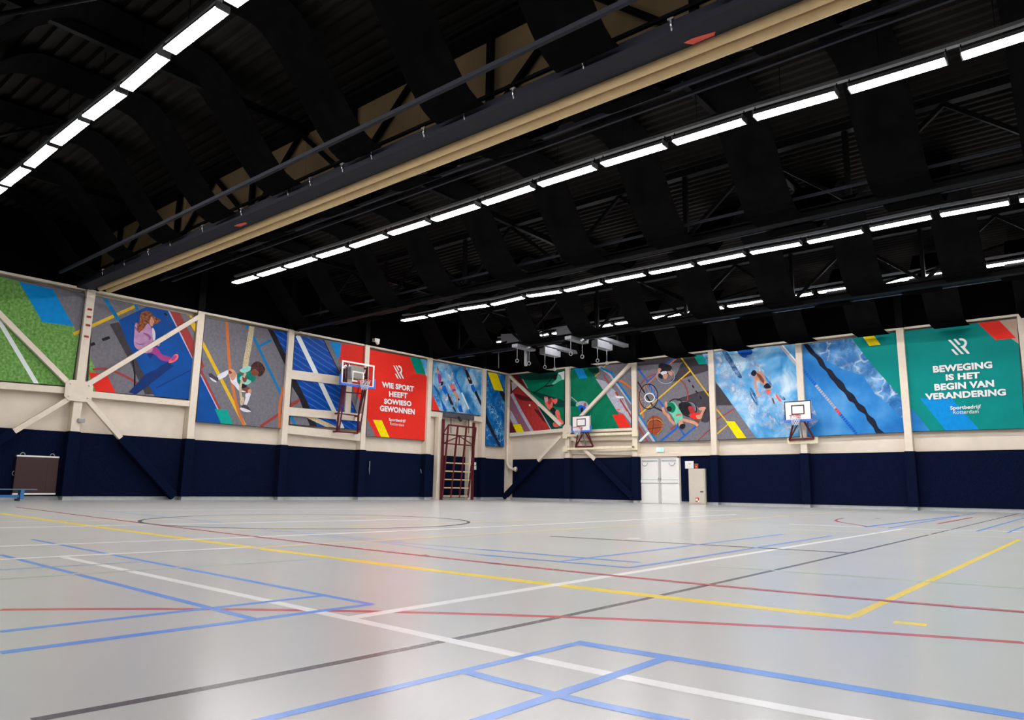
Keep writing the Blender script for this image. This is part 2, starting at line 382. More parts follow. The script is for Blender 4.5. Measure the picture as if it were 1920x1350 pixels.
AFRO = ramp_mat('print_dark_curls', [(40, 24, 24), (96, 58, 48)], [.4, .65], 22); SKIN = C_('skin', (206, 148, 122), noise=.12); SKD = C_('skin_dark', (126, 72, 58), noise=.12); PINK = C_('pink_hoodie', (190, 144, 186), noise=.14, scale=5); PINKS = C_('pink_shade', (146, 92, 142), noise=.1); MAG = C_('magenta_leggings', (158, 62, 132), noise=.1)
SHIRT = C_('green_shirt', (14, 122, 108), noise=.15, scale=8); SHIRTL = C_('pale_green_shirt', (150, 214, 204), noise=.1); WHS = C_('white_cloth', (222, 220, 232), noise=.06); SHOE = C_('dark_shoe', (70, 66, 78), noise=.15); PBLK = C_('black', (34, 32, 38), noise=.15); BLU2 = C_('royal_blue', (20, 96, 196), noise=.08)
GRASS = ramp_mat('print_grass', [(72, 122, 52), (106, 156, 76), (142, 180, 112)], [.28, .5, .74], 12, detail=10)
PLANK = ramp_mat('print_blue_planks', [(12, 70, 158), (14, 76, 166), (60, 116, 192)], [.3, .9, 1.0], 1.3, tex='wave', distort=1.2)
PLANK.node_tree.nodes['Mapping'].inputs['Rotation'].default_value = (math.radians(22), 0, 0)
WAT1 = ramp_mat('print_pool_water', [(20, 104, 170), (84, 156, 206), (186, 214, 232)], [.34, .5, .68], 1.3, detail=8, distort=.5, caustic=((176, 208, 228), 4.5, .045))
WAT2 = ramp_mat('print_deep_water', [(0, 78, 146), (14, 110, 178), (80, 160, 206)], [.35, .55, .75], 1.6, detail=8, distort=1.0, caustic=((170, 210, 234), 4.0, .05))
WAT3 = ramp_mat('print_bright_water', [(36, 132, 196), (110, 176, 222), (206, 228, 240)], [.32, .5, .7], 1.1, detail=9, distort=.6)
WAT4 = ramp_mat('print_lane_water', [(24, 104, 178), (48, 130, 200), (96, 162, 216)], [.3, .5, .74], .7, detail=8)
WAT5 = ramp_mat('print_rippled_water', [(40, 110, 178), (84, 146, 204), (140, 186, 224)], [.34, .5, .7], 1.5, detail=8, caustic=((214, 228, 240), 2.6, .10))
FOAM = ramp_mat('print_foam', [(120, 170, 210), (196, 212, 232), (228, 232, 242)], [.3, .5, .66], 5, detail=9)
def broken(M, lo, hi, sc):                       # spray: the colour is printed in flecks with the water showing between
    n = M.node_tree; o = n.nodes['Material Output']; t = n.nodes.new('ShaderNodeBsdfTransparent'); x = n.nodes.new('ShaderNodeMixShader')
    tc = n.nodes.new('ShaderNodeTexCoord'); q = n.nodes.new('ShaderNodeTexNoise'); q.inputs['Scale'].default_value = sc; q.inputs['Detail'].default_value = 9; q.inputs['Roughness'].default_value = .7
    r = n.nodes.new('ShaderNodeMapRange'); r.inputs[1].default_value = lo; r.inputs[2].default_value = hi
    n.links.new(tc.outputs['Object'], q.inputs['Vector']); n.links.new(q.outputs[0], r.inputs[0]); n.links.new(r.outputs[0], x.inputs[0])
    n.links.new(t.outputs[0], x.inputs[1]); n.links.new(n.nodes['Principled BSDF'].outputs[0], x.inputs[2]); n.links.new(x.outputs[0], o.inputs[0])
broken(FOAM, .42, .72, 2.6); broken(WAT5, .34, .56, 1.3)
WATD = C_('water_shadow', (24, 92, 150), noise=.15, scale=4); broken(WATD, .36, .6, 3)
TRK = C_('track_red', (176, 52, 50), noise=.12, scale=6); TRKD = C_('track_dark', (96, 26, 32), noise=.1); MAUV = C_('mauve_bleacher', (146, 96, 112), noise=.2, scale=30); HGRN = C_('hockey_green', (0, 116, 82), noise=.12, scale=2.5); HGRD = C_('hockey_shadow', (6, 66, 54), noise=.1); PALE = C_('pale_grey', (176, 176, 190), noise=.14, scale=6); SALM = C_('salmon', (226, 104, 98), noise=.15, scale=8)
BALL = C_('ball_brown', (150, 74, 46), noise=.12); BALLD = C_('ball_seam', (70, 34, 28)); BALLL = C_('ball_gold', (190, 146, 80)); TEAL2 = C_('slogan_teal', (0, 136, 130), noise=.05, scale=1.5); TAN = C_('tan', (186, 160, 142)); MINT = C_('mint', (110, 200, 170), noise=.12, scale=8); BLK2 = C_('lane_black', (30, 34, 52), noise=.2, scale=5)

ZL1 = (0, 480, 2.7); ZL2 = (340, 560, 3.375); ZL3 = (600, 600, 3.75); GI = (230, 570, 10.383); CL = (380, 660, 11.246); SW = (800, 670, 11.254)
HA = (950, 680, 9.64); HB = (1065, 680, 9.646); WH = (1195, 660, 7.713); SM = (1385, 660, 9.0); ZR5 = (1170, 600, 3.749); ZR6 = (1460, 580, 3.552); ZR4 = (920, 600, 3.75); LO = (1750, 610, 16.88); CO = (870, 670, 4.823)
B_ = 'bay'
# --- left wall picture
A = PL.add; Ln = PL.line
A(GREY, ZL1, '-400,-200 1700,200 1700,1000 -400,900', only='L0 L1'); A(GREY, ZL2, '-300,-200 1300,200 1300,1000 -300,1000', only='L2 L3')
A(GRASS, ZL1, '-300,20 95,130 215,333 372,352 480,560 500,700 -300,700')
A(GRASS, ZL1, '370,350 440,490 500,690 300,690 200,350')
A(SKY, ZL1, '95,130 268,168 372,355 215,335')
Ln(PWH, ZL1, '-10,320 190,655', 24)
Ln(GOLD, ZL1, '372,396 690,252', 18); Ln(CYN, ZL1, '525,205 600,325', 20); Ln(CYN, ZL1, '683,240 697,275', 16)
A(GREYD, ZL1, '555,345 600,335 720,540 800,700 735,700 650,520')
Ln(PBLK, ZL1, '447,455 480,442', 16); Ln(PBLK, ZL1, '517,425 555,412', 16)
Ln(BRICK, ZL1, '470,575 540,572 640,612 730,668', 12, smooth=True); Ln(PBLK, ZL1, '672,530 682,600 680,700', 9)
A(RED, ZL1, '447,588 540,600 585,692 490,700')
A(MATB, ZL1, '600,325 740,258 850,275 1010,560 1110,800 800,745 640,430')
A(MATB, ZL2, '-60,170 0,240 120,480 245,700 300,800 60,800 -100,700')
A(MATD, ZL1, '745,500 780,470 790,478 760,520'); Ln(MATD, ZL1, '790,668 970,575', 5); A(MATD, ZL1, '735,600 850,545 880,555 790,625 690,700 650,690')
Ln(LILAC, ZL1, '852,275 1010,585', 7); A(BRICK, ZL1, '855,272 905,280 985,440 1035,560 1010,575')
Ln(LILAC, ZL2, '0,232 70,375', 9); Ln(BRICK, ZL2, '-2,205 75,370', 14)
Ln(GOLD, ZL1, '940,290 962,300 1085,565', 13); Ln(GOLD, ZL2, '55,140 105,225 400,800', 22); Ln(PBLK, ZL1, '830,290 845,300', 10)
A(BRICK, ZL2, '115,455 128,448 250,700 232,700'); Ln(LILAC, ZL2, '116,470 232,702', 7)
A(BRICK, ZL2, '118,430 138,418 140,435 122,450')
Ln(ORG, ZL2, '288,140 292,250 305,420 325,560 355,690 395,800', 18, smooth=True)
A(AQUA, ZL2, '210,698 290,703 328,795 250,790')
Ln(CYN, ZL2, '455,240 640,625', 16); Ln(CYN, ZL2, '490,302 570,262', 14); Ln(CYN, ZL2, '412,165 420,190', 16)
A(PBLK, ZL2, '545,190 580,200 670,350 660,430', only='L2'); A(PLANK, ZL2, '580,195 700,215 690,400 668,370', only='L2')
Ln(BRICK, ZL2, '500,810 640,715 750,640', 16); Ln(ORG, ZL2, '645,560 622,680 620,830', 16, smooth=True)
# girl sitting on the blue mat
A(HAIR, GI, '430,135 540,160 600,235 700,290 740,320 680,370 600,400 560,440 540,390 480,380 430,400 380,520 300,560 270,400 330,330 340,200', True)
A(SKIN, GI, '560,250 590,300 612,350 590,380 585,420 555,435 520,380 530,300', True)
A(PINK, GI, '240,380 300,375 430,420 490,380 560,470 600,640 590,850 560,930 470,960 400,940 270,870 215,770 225,560', True)
A(WHS, GI, '575,465 615,510 632,580 630,680 600,720 575,620', True)
A(PINKS, GI, '400,560 500,590 555,660 510,700 500,650 420,590', True); A(PINKS, GI, '230,740 330,780 440,770 330,800', True); A(PINKS, GI, '235,440 290,490 300,550 240,480', True)
A(HAIR, GI, '300,360 440,380 420,470 350,530 310,560 280,460', True)
A(MAG, GI, '600,820 700,890 760,980 930,1040 935,1110 880,1120 740,1090 640,1000 560,960 430,960 560,930', True)
A(MATD, GI, '560,1350 740,1200 880,1130 960,1160 830,1240 700,1350')
A(SALM, GI, '890,1110 940,1060 1000,990 1060,980 1080,1030 1040,1100 960,1140 900,1150', True); A(MAG, GI, '950,1050 1010,1000 1050,1020 1010,1080 950,1110', True)
A(SKIN, GI, '660,790 720,755 715,800 690,820', True)
# child on the climbing rope
Ln(ROPE, ZL2, '447,165 428,290 408,400 398,500', 34, smooth=True)
A(SKIN, CL, '520,400 570,360 640,370 700,440 710,520 640,590 590,580 550,500', True); A(SKD, CL, '520,410 570,395 620,440 560,460', True)
A(WHS, CL, '525,385 540,440 480,520 350,580 300,580 320,490 440,420', True)
A(SHOE, CL, '120,460 180,450 250,510 310,530 330,590 270,630 200,590 140,520', True); A(WHS, CL, '140,530 200,560 290,620 270,640 180,590', True)
A(WHS, CL, '560,510 610,600 680,560 710,470 740,560 760,680 780,800 740,800 680,720 600,640', True)
A(SHIRT, CL, '720,480 780,430 840,400 920,360 1000,330 1040,420 1110,520 1100,600 1020,640 920,700 800,690 730,640', True)
A(SHIRTL, CL, '780,380 850,340 930,300 1010,310 1000,380 940,420 860,440 800,420', True); A(SHIRTL, CL, '780,540 830,500 880,560 960,580 1020,620 960,680 870,680 790,600', True)
A(SKD, CL, '790,420 850,450 900,500 930,560 900,640 850,600 850,530', True)
A(AFRO, CL, '1030,270 1100,210 1180,205 1260,260 1310,360 1280,450 1200,520 1130,480 1030,440 1010,350', True)
A(SKD, CL, '1050,370 1110,360 1180,430 1160,480 1080,510 1030,480 1010,430', True)
A(SKD, CL, '830,760 900,720 990,770 1000,860 930,860 860,810', True); A(SKIN, CL, '950,800 1010,785 1020,850 960,880', True)
A(PBLK, CL, '780,650 870,680 930,720 840,770 780,730', True)
A(WHS, CL, '900,880 1000,870 990,950 920,1120 865,1115 895,980', True); A(WHS, CL, '810,810 890,830 890,845 820,840', True)
A(SHOE, CL, '820,1130 910,1115 1000,1210 1010,1240 900,1210 820,1170', True); A(WHS, CL, '785,1180 850,1180 1000,1240 980,1270 880,1265 800,1220', True)
Ln(ROPE, CL, '900,440 800,680 790,850 810,960', 50, smooth=True); A(ROPE, CL, '790,960 860,960 875,1010 840,1110 790,1110', True)
A(SKD, CL, '830,520 890,560 930,570 900,640 850,620', True)
# blue planks bay
A(PLANK, ZL2, '700,190 900,260 1000,480 1140,800 1200,900 870,840 760,600 700,480', only='L3')
A(PBLK, ZL2, '690,470 720,500 800,660 860,810 820,820 740,620 690,540', only='L3')
Ln(BRICK, ZL2, '690,672 750,640', 16, only='L3'); Ln(PWH, ZL2, '735,232 880,530 1020,825', 28, only='L3')
Ln(PBLK, ZL2, '900,262 1010,490 1140,800', 5, only='L3'); Ln(CYN, ZL2, '685,725 720,795', 18, only='L3'); Ln(ROPE, ZL2, '780,730 860,770 980,825', 26, only='L3', smooth=True)
A(SKY, ZL2, '938,270 1015,285 1050,380 985,375', only='L3')
A(RED, ZL2, '1013,285 1260,300 1260,900 1130,640 1080,560 1000,380', only='L3')
# red slogan bay
A(RED, ZL3, '300,150 800,250 800,900 300,900', only='L4'); A(GREY, ZL3, '300,620 330,690 385,800 395,850 300,850', only='L4')
A(TEAL, ZL3, '630,262 705,270 745,385 675,375', only='L4'); A(WAT1, ZL3, '705,270 790,280 780,420 752,410', only='L4')
A(YEL, ZL3, '372,702 435,706 488,826 428,822', only='L4')
# swimmers bay
A(WAT1, SW, '50,50 1300,200 1300,1350 50,1300', only='L5')
A(WATD, SW, '140,560 200,640 280,760 300,880 360,1000 420,1120 350,1120 320,960 270,820 180,680', True, only='L5'); A(BLU2, SW, '300,880 345,960 410,1090 360,1110 320,1000', True, only='L5')
A(FOAM, SW, '300,480 420,540 470,700 560,900 640,1080 580,1130 440,1000 330,820 220,640', True, only='L5'); A(FOAM, SW, '450,160 520,260 580,400 640,600 560,640 480,520 420,300', True, only='L5')
A(BLK2, SW, '225,180 245,230 250,290 230,260', True, only='L5'); A(SKIN, SW, '190,240 230,260 280,350 240,370', True, only='L5'); A(MAG, SW, '235,360 285,360 310,440 295,540 250,540', True, only='L5')
A(BLK2, SW, '300,520 345,510 350,570 300,600', True, only='L5'); A(SKIN, SW, '230,622 300,618 320,640 240,640', True, only='L5')
A(BLU2, SW, '325,620 390,590 440,740 390,790 345,720', only='L5'); A(BLK2, SW, '440,740 470,790 550,960 560,1010 500,980 450,840', True, only='L5'); A(BLK2, SW, '545,1060 580,1050 620,1150 590,1140', True, only='L5')
A(SALM, SW, '480,600 540,570 600,660 560,720', True, only='L5'); A(MAG, SW, '540,680 600,670 610,710 560,740', True, only='L5'); A(SKIN, SW, '560,730 610,720 680,850 670,910 640,890', True, only='L5'); A(BLK2, SW, '660,870 690,880 670,920', True, only='L5'); Ln(SKIN, SW, '630,920 640,1030', 14, only='L5')
A(BLU2, SW, '655,1030 730,1010 765,1160 690,1150', only='L5'); Ln(BLU2, SW, '590,410 740,745', 22, only='L5'); Ln(PWH, SW, '735,745 890,1090', 26, only='L5'); Ln(BLU2, SW, '890,1100 940,1190', 24, only='L5')
A(SKD, SW, '770,215 820,210 835,260 800,270', True, only='L5'); A(BLK2, SW, '800,260 850,265 960,520 960,560 900,560 840,400', only='L5'); A(SKIN, SW, '870,430 905,430 920,470 895,480', True, only='L5')
A(BLU2, SW, '925,590 985,570 1035,700 985,745 950,690', only='L5'); A(BLK2, SW, '1000,740 1045,700 1170,990 1165,1080', only='L5')
A(RED, ZL3, '780,500 795,540 842,640 780,636', only='L5')
# narrow bay by the corner
A(WAT2, ZL3, '1100,300 1400,350 1400,950 1100,950', only='L6'); A(YEL, ZL3, '1178,365 1242,372 1290,500 1225,492', only='L6')
A(BLK2, ZL3, '1258,500 1290,502 1320,560 1295,575', only='L6'); A(BLK2, ZL3, '1160,640 1175,680 1225,790 1270,880 1262,900 1240,860 1165,720', only='L6')
# --- right wall picture
A = PR.add; Ln = PR.line
A(HGRN, HA, '-100,-100 1250,-100 1250,1400 -100,1400', only='R0'); A(HGRN, HB, '-200,-100 1400,-100 1400,1400 -200,1400', only='R1')
A(TRKD, HA, '0,100 230,190 430,560 640,880 820,1260 0,1300', only='R0'); A(TRK, HA, '100,540 200,430 420,640 530,720 600,860 800,1250 500,1260 300,900', only='R0')
A(TRKD, HA, '150,560 300,600 470,650 440,700 250,670 180,620', True, only='R0')
A(TRKD, HA, '500,850 580,870 720,1060 690,1080 600,980', True, only='R0'); A(MAUV, HA, '70,560 120,620 300,950 460,1270 60,1280', only='R0')
Ln(PALE, HA, '90,560 250,870 470,1255', 46, only='R0'); A(PALE, HA, '85,350 190,345 215,410 100,510', only='R0'); A(PALE, HA, '60,850 100,900 210,1105 120,1110 60,1000', only='R0')
Ln(PALE, HA, '240,215 380,460', 16, only='R0'); Ln(PALE, HA, '545,750 825,1250', 18, only='R0'); A(TRKD, HA, '60,1060 110,1110 190,1260 60,1280', only='R0'); A(YEL, HA, '110,1115 250,1110 322,1265 180,1262', only='R0')
A(HGRD, HA, '240,200 700,190 1060,150 1060,240 700,300 320,310', True, only='R0'); A(HGRD, HA, '430,520 640,560 1060,700 1060,790 900,800 700,700', True, only='R0'); A(HGRD, HA, '560,780 760,900 870,1100 980,1240 830,1240 700,1010', only='R0')
Ln(PBLK, HA, '480,555 700,420 850,250', 14, only='R0'); Ln(PBLK, HA, '700,430 850,410', 22, only='R0'); A(PBLK, HA, '845,230 890,200 930,240 910,300 850,300', True, only='R0'); A(MINT, HA, '900,300 930,200 1000,180 1050,170 1050,290 960,330 860,390 820,380', True, only='R0'); A(PWH, HA, '930,190 1000,165 1055,165 1055,290 1010,300 980,230', True, only='R0')
A(SALM, HA, '680,620 740,620 760,680 830,640 830,800 780,850 720,790 690,700', True, only='R0'); A(SALM, HA, '835,670 910,650 920,700 880,750 850,720', True, only='R0'); A(TRK, HA, '740,690 800,640 820,700 770,760', True, only='R0'); A(PALE, HA, '690,650 735,640 750,690 710,710', True, only='R0')
A(PBLK, HA, '790,850 840,810 890,860 880,940 830,920', True, only='R0'); A(SALM, HA, '880,900 920,850 960,900 980,1010 1050,1090 1020,1110 920,1010', True, only='R0'); A(SALM, HA, '840,1090 900,1080 950,1140 900,1170 850,1150', True, only='R0'); A(PWH, HA, '405,760 425,750 435,775 415,790', True, only='R0')
# green bay with the first board, and the grey court edge
A(GREY, HB, '400,60 1300,-100 1300,1300 1150,1250 900,900 640,470 500,250', only='R1'); A(PALE, HB, '500,290 680,340 900,560 1150,900 1180,1150 1010,930 880,870 690,560 600,440', only='R1')
A(HGRD, HB, '350,80 520,75 560,170 450,190', True, only='R1')
Ln(PALE, HB, '560,60 760,200 850,330 1160,740', 50, only='R1'); Ln(CYN, HB, '590,90 780,180 860,300 1160,720', 34, only='R1'); Ln(BRICK, HB, '640,230 740,360', 22, only='R1'); Ln(BRICK, HB, '860,530 910,600', 34, only='R1'); Ln(BRICK, HB, '940,660 1080,880', 30, only='R1'); Ln(BRICK, HB, '1080,860 1150,1000', 26, only='R1')
A(PWH, HB, '850,600 1000,610 1020,640 880,640', only='R1'); Ln(PALE, HB, '1000,640 1120,900', 20, only='R1'); A(SALM, HB, '880,840 940,835 930,870 890,870', True, only='R1')
Ln(ORG, HB, '900,320 1000,350 1160,470', 30, only='R1', smooth=True); Ln(GOLD, HB, '490,250 570,180', 16, only='R1'); Ln(GOLD, HB, '640,90 690,50', 14, only='R1')
A(SKY, HB, '110,110 270,105 355,275 205,292', only='R1'); A(RED, HB, '800,945 1000,930 1140,1165 930,1180', only='R1')
Ln(PALE, HB, '60,620 230,765', 14, only='R1'); A(HGRD, HB, '40,690 150,740 150,790 40,780', True, only='R1'); A(PALE, HB, '150,740 230,700 330,710 370,780 330,830 240,830', True, only='R1'); A(BLU2, HB, '180,790 250,770 330,820 290,930 230,890', True, only='R1'); A(MINT, HB, '145,750 180,750 190,785 150,790', True, only='R1'); A(PBLK, HB, '230,830 270,810 280,900 240,890', True, only='R1'); A(MAUV, HB, '290,730 330,730 330,790 290,790', True, only='R1')
# wheelchair basketball bay
A(GREY, WH, '-100,-100 1200,-100 1200,1400 -100,1400', only='R2'); A(GREY, ZR5, '600,150 700,500 960,860 600,860', only='R3')
A(GREYD, WH, '0,60 1040,0 1040,120 0,200', only='R2')
A(GREYD, WH, '560,420 480,430 560,330 600,250 640,170 760,120 1040,180 1040,260 820,330 700,370', True, only='R2'); A(GREYD, WH, '560,700 700,640 1050,570 1050,980 920,1000 960,900 880,800 760,720', True, only='R2')
Ln(BLU2, WH, '10,240 160,440 260,640 380,790', 22, only='R2'); Ln(BLU2, WH, '140,440 270,330', 18, only='R2'); Ln(BLU2, WH, '400,180 560,80', 18, only='R2'); Ln(BRICK, WH, '50,460 160,360 280,310', 14, only='R2', smooth=True); Ln(ORG, WH, '30,570 280,340', 18, only='R2'); Ln(ORG, WH, '20,600 50,760 90,960', 24, only='R2', smooth=True)
Ln(ORG, WH, '450,190 560,100', 18, only='R2'); Ln(BRICK, WH, '540,110 590,60', 14, only='R2')
Ln(GOLD, WH, '40,900 320,660 770,270', 18, only='R2'); Ln(GOLD, WH, '620,60 770,270 1040,640', 18, only='R2'); Ln(BRICK, WH, '620,400 690,480 730,600 725,700', 16, only='R2', smooth=True)
Ln(BLU2, WH, '330,1300 590,1080 680,1200', 24, only='R2'); Ln(BLU2, WH, '570,1080 590,1060', 30, only='R2'); Ln(BLU2, WH, '590,1290 860,1065', 22, only='R2'); Ln(BRICK, WH, '480,1120 550,1070', 18, only='R2'); Ln(BRICK, WH, '870,1290 1050,1120', 14, only='R2')
for a in ('740,400 765,435', '795,480 820,520', '845,560 875,600', '905,640 930,680'): Ln(PBLK, WH, a, 20, only='R2')
A(AQUA, WH, '810,45 940,40 1010,175 890,180', only='R2'); A(WAT1, WH, '940,30 1050,20 1050,240 1010,175', only='R2')
Ln(PBLK, WH, '0,420 140,640 230,790 400,870', 18, only='R2'); Ln(PALE, WH, '0,920 270,1310', 50, only='R2'); Ln(CYN, WH, '20,900 180,1140 290,1310', 26, only='R2'); Ln(BRICK, WH, '10,1060 150,1300', 22, only='R2'); Ln(PWH, WH, '30,1300 170,1160', 30, only='R2')
def ell(cx, cy, rx, ry, a0=0, n=28): return [(cx+rx*math.cos(2*math.pi*i/n), cy+ry*math.sin(2*math.pi*i/n)) for i in range(n+1)]
Ln(PBLK, WH, ell(165, 645, 135, 182), 12, only='R2'); Ln(PWH, WH, ell(180, 660, 70, 62), 14, only='R2')
for i in range(8):
    a = 2*math.pi*i/8; Ln(PALE, WH, [(180+75*math.cos(a), 660+66*math.sin(a)), (165+128*math.cos(a+.3), 645+172*math.sin(a+.3))], 4, only='R2')
    Ln(PALE, WH, [(180+75*math.cos(a), 660+66*math.sin(a)), (165+128*math.cos(a-.3), 645+172*math.sin(a-.3))], 4, only='R2')
A(BALL, WH, ell(257, 1058, 117, 138)[:-1], only='R2'); Ln(BALLD, WH, '145,1000 250,970 370,1030', 9, only='R2', smooth=True); Ln(BALLL, WH, '150,1050 180,990 260,970 330,985 370,1040', 10, only='R2', smooth=True); Ln(BALLD, WH, '230,925 235,1060 215,1180', 8, only='R2', smooth=True); Ln(BALLD, WH, '150,1120 260,1100 365,1090', 8, only='R2', smooth=True); Ln(BALLL, WH, '365,1050 350,1130 290,1190', 9, only='R2', smooth=True)
Ln(PALE, WH, ell(415, 350, 128, 108), 9, only='R2'); A(PBLK, WH, '310,200 350,165 470,190 500,240 440,300 340,270', True, only='R2'); A(SKIN, WH, '305,240 345,240 350,300 310,320', True, only='R2'); A(BLK2, WH, '340,270 420,250 480,290 440,320 360,320', True, only='R2'); A(WHS, WH, '350,290 430,280 420,330 360,330', True, only='R2'); A(SKIN, WH, '375,330 440,320 430,380 395,395', True, only='R2'); A(SKIN, WH, '440,280 510,290 510,340 480,340', True, only='R2'); A(PBLK, WH, '320,310 370,340 360,390 310,360', True, only='R2')
Ln(PBLK, WH, ell(560, 760, 100, 80), 14, only='R2'); Ln(PBLK, WH, ell(755, 830, 105, 105), 14, only='R2'); Ln(PALE, WH, ell(760, 815, 85, 85), 5, only='R2'); A(PBLK, WH, '600,760 720,720 800,800 740,920 660,900', True, only='R2')
A(MINT, WH, '440,750 520,720 590,800 650,900 660,980 600,1020 560,1050 530,960 490,900 430,830', True, only='R2'); A(HGRN, WH, '420,760 500,730 560,800 520,880 440,840', True, only='R2'); A(PBLK, WH, '430,800 490,790 500,850 450,860', True, only='R2')
A(SKIN, WH, '400,730 430,720 440,790 410,800', True, only='R2'); Ln(SKIN, WH, '370,800 400,880 450,920 480,980 550,1050', 38, only='R2', smooth=True); Ln(SKIN, WH, '650,980 740,1000 840,1030 880,1070', 40, only='R2', smooth=True); Ln(SALM, WH, '565,920 640,900', 26, only='R2')
A(SKIN, WH, '600,1000 640,990 670,1030 650,1090 610,1080', True, only='R2'); A(PBLK, WH, '630,1050 690,1040 695,1080 660,1115 615,1095', True, only='R2')
A(TRK, WH, '740,800 800,790 840,870 780,900', True, only='R2'); A(RED, WH, '760,930 830,880 920,890 940,950 860,970 800,960', True, only='R2'); A(SKIN, WH, '850,920 920,910 940,960 880,970', True, only='R2'); A(SKD, WH, '840,980 900,970 890,1010 850,1010', True, only='R2'); Ln(SKIN, WH, '925,920 960,850 985,800', 34, only='R2'); A(SKIN, WH, '890,810 980,795 990,830 920,850', True, only='R2')
# crawl swimmer bay
Ln(BRICK, ZR5, '650,520 790,470 690,460', 8, only='R3')
Ln(BLU2, ZR5, '650,605 790,500', 8, only='R3'); Ln(BRICK, ZR5, '650,700 800,610', 8, only='R3'); A(GREYD, ZR5, '640,440 720,520 790,600 640,600', only='R3'); Ln(GOLD, ZR5, '645,620 735,730 655,800', 10, only='R3')
A(WAT3, ZR5, '610,150 1300,80 1300,860 945,850 640,425', only='R3')
A(FOAM, ZR5, '640,230 760,250 850,380 830,420 900,520 940,640 860,600 760,520 660,420', True, only='R3'); A(WATD, ZR5, '690,225 725,225 790,330 830,400 800,400 740,310', True, only='R3'); A(BLU2, ZR5, '790,200 900,210 880,260 830,260', True, only='R3')
A(FOAM, ZR5, '860,260 920,250 960,330 1020,400 1060,520 1120,580 1180,700 1180,800 1080,700 1000,560 930,540 900,430 870,370', True, only='R3')
A(FOAM, ZR5, '870,600 960,580 1060,690 1100,790 1000,760 900,700', True, only='R3'); A(WATD, ZR5, '880,490 905,540 940,590 935,600 895,545', True, only='R3')
A(WATD, SM, '440,400 540,510 560,570 520,540 450,430', True, only='R3'); A(SKIN, SM, '290,370 350,320 430,400 470,530 440,560 400,545 330,480 300,500 310,640 350,720 330,740 285,640 265,560 260,430', True, only='R3')
A(SKD, SM, '300,360 360,380 430,470 420,530 360,470', True, only='R3'); A(SKIN, SM, '270,400 305,400 300,560 330,680 375,720 345,750 310,700 270,590', True, only='R3'); A(BLK2, SM, '210,350 250,305 295,325 300,370 260,410 215,385', True, only='R3')
A(PBLK, SM, '430,565 490,525 550,590 500,620 435,605', True, only='R3'); A(SALM, SM, '460,640 520,630 540,690 500,720 470,690', True, only='R3'); A(SALM, SM, '620,690 660,730 720,820 690,830 640,770', True, only='R3'); A(SKD, SM, '560,770 590,800 610,880 580,850', True, only='R3'); A(SKIN, SM, '300,210 345,235 330,255', True, only='R3')
A(WATD, SM, '190,610 240,640 320,780 310,870 270,780', True, only='R3'); A(WATD, SM, '690,730 780,770 785,810 730,800', True, only='R3')
Ln(PWH, ZR5, '1110,180 1215,300', 16, only='R3'); A(YEL, ZR5, '715,712 778,712 862,830 795,832', only='R3')
# lane bay
A(WAT4, ZR6, '100,100 1000,0 1000,900 100,900', only='R4'); A(WAT5, ZR6, '200,235 480,160 560,290 640,390 740,500 840,600 850,760 740,640 640,560 560,440 430,400 300,330', only='R4'); A(BLK2, ZR6, '160,220 200,235 245,290 290,330 318,385 352,405 385,450 430,490 455,535 500,570 530,620 572,650 598,700 640,735 665,790 712,830 655,830 628,785 590,740 575,700 530,672 500,625 468,608 440,560 400,525 372,488 338,450 318,415 275,375 250,330 205,290', True, only='R4')
LN0, LN1 = (150, 388), (522, 832)
for i in range(34):
    a_, b_ = i/34, (i+.74)/34; m_ = BLU2 if i < 9 or i > 23 else RED if i > 20 else PALE
    Ln(m_, ZR6, [(LN0[0]+(LN1[0]-LN0[0])*k, LN0[1]+(LN1[1]-LN0[1])*k) for k in (a_, b_)], 19, only='R4')
Ln(PALE, ZR6, '10,240 120,370', 16, only='R3')
A(TEAL2, ZR6, '470,170 850,100 860,640 820,590 640,390 560,290', only='R4'); A(YEL, ZR6, '552,170 628,165 680,236 605,244', only='R4')
A(FOAM, ZR6, '215,640 260,720 250,760 200,800', True, only='R4')
# teal slogan bay
A(TEAL2, ZR6, '780,0 1700,0 1700,900 780,900', only='R5'); A(WAT4, ZR6, '860,660 890,665 1010,810 1010,850 860,850', only='R5'); A(SKY, ZR6, '940,592 1150,590 1335,800 1115,810', only='R5')
A(RED, ZR6, '1325,90 1465,72 1580,190 1445,205', only='R5'); A(TAN, ZR6, '1465,72 1640,40 1640,260 1550,195 1580,190', only='R5')

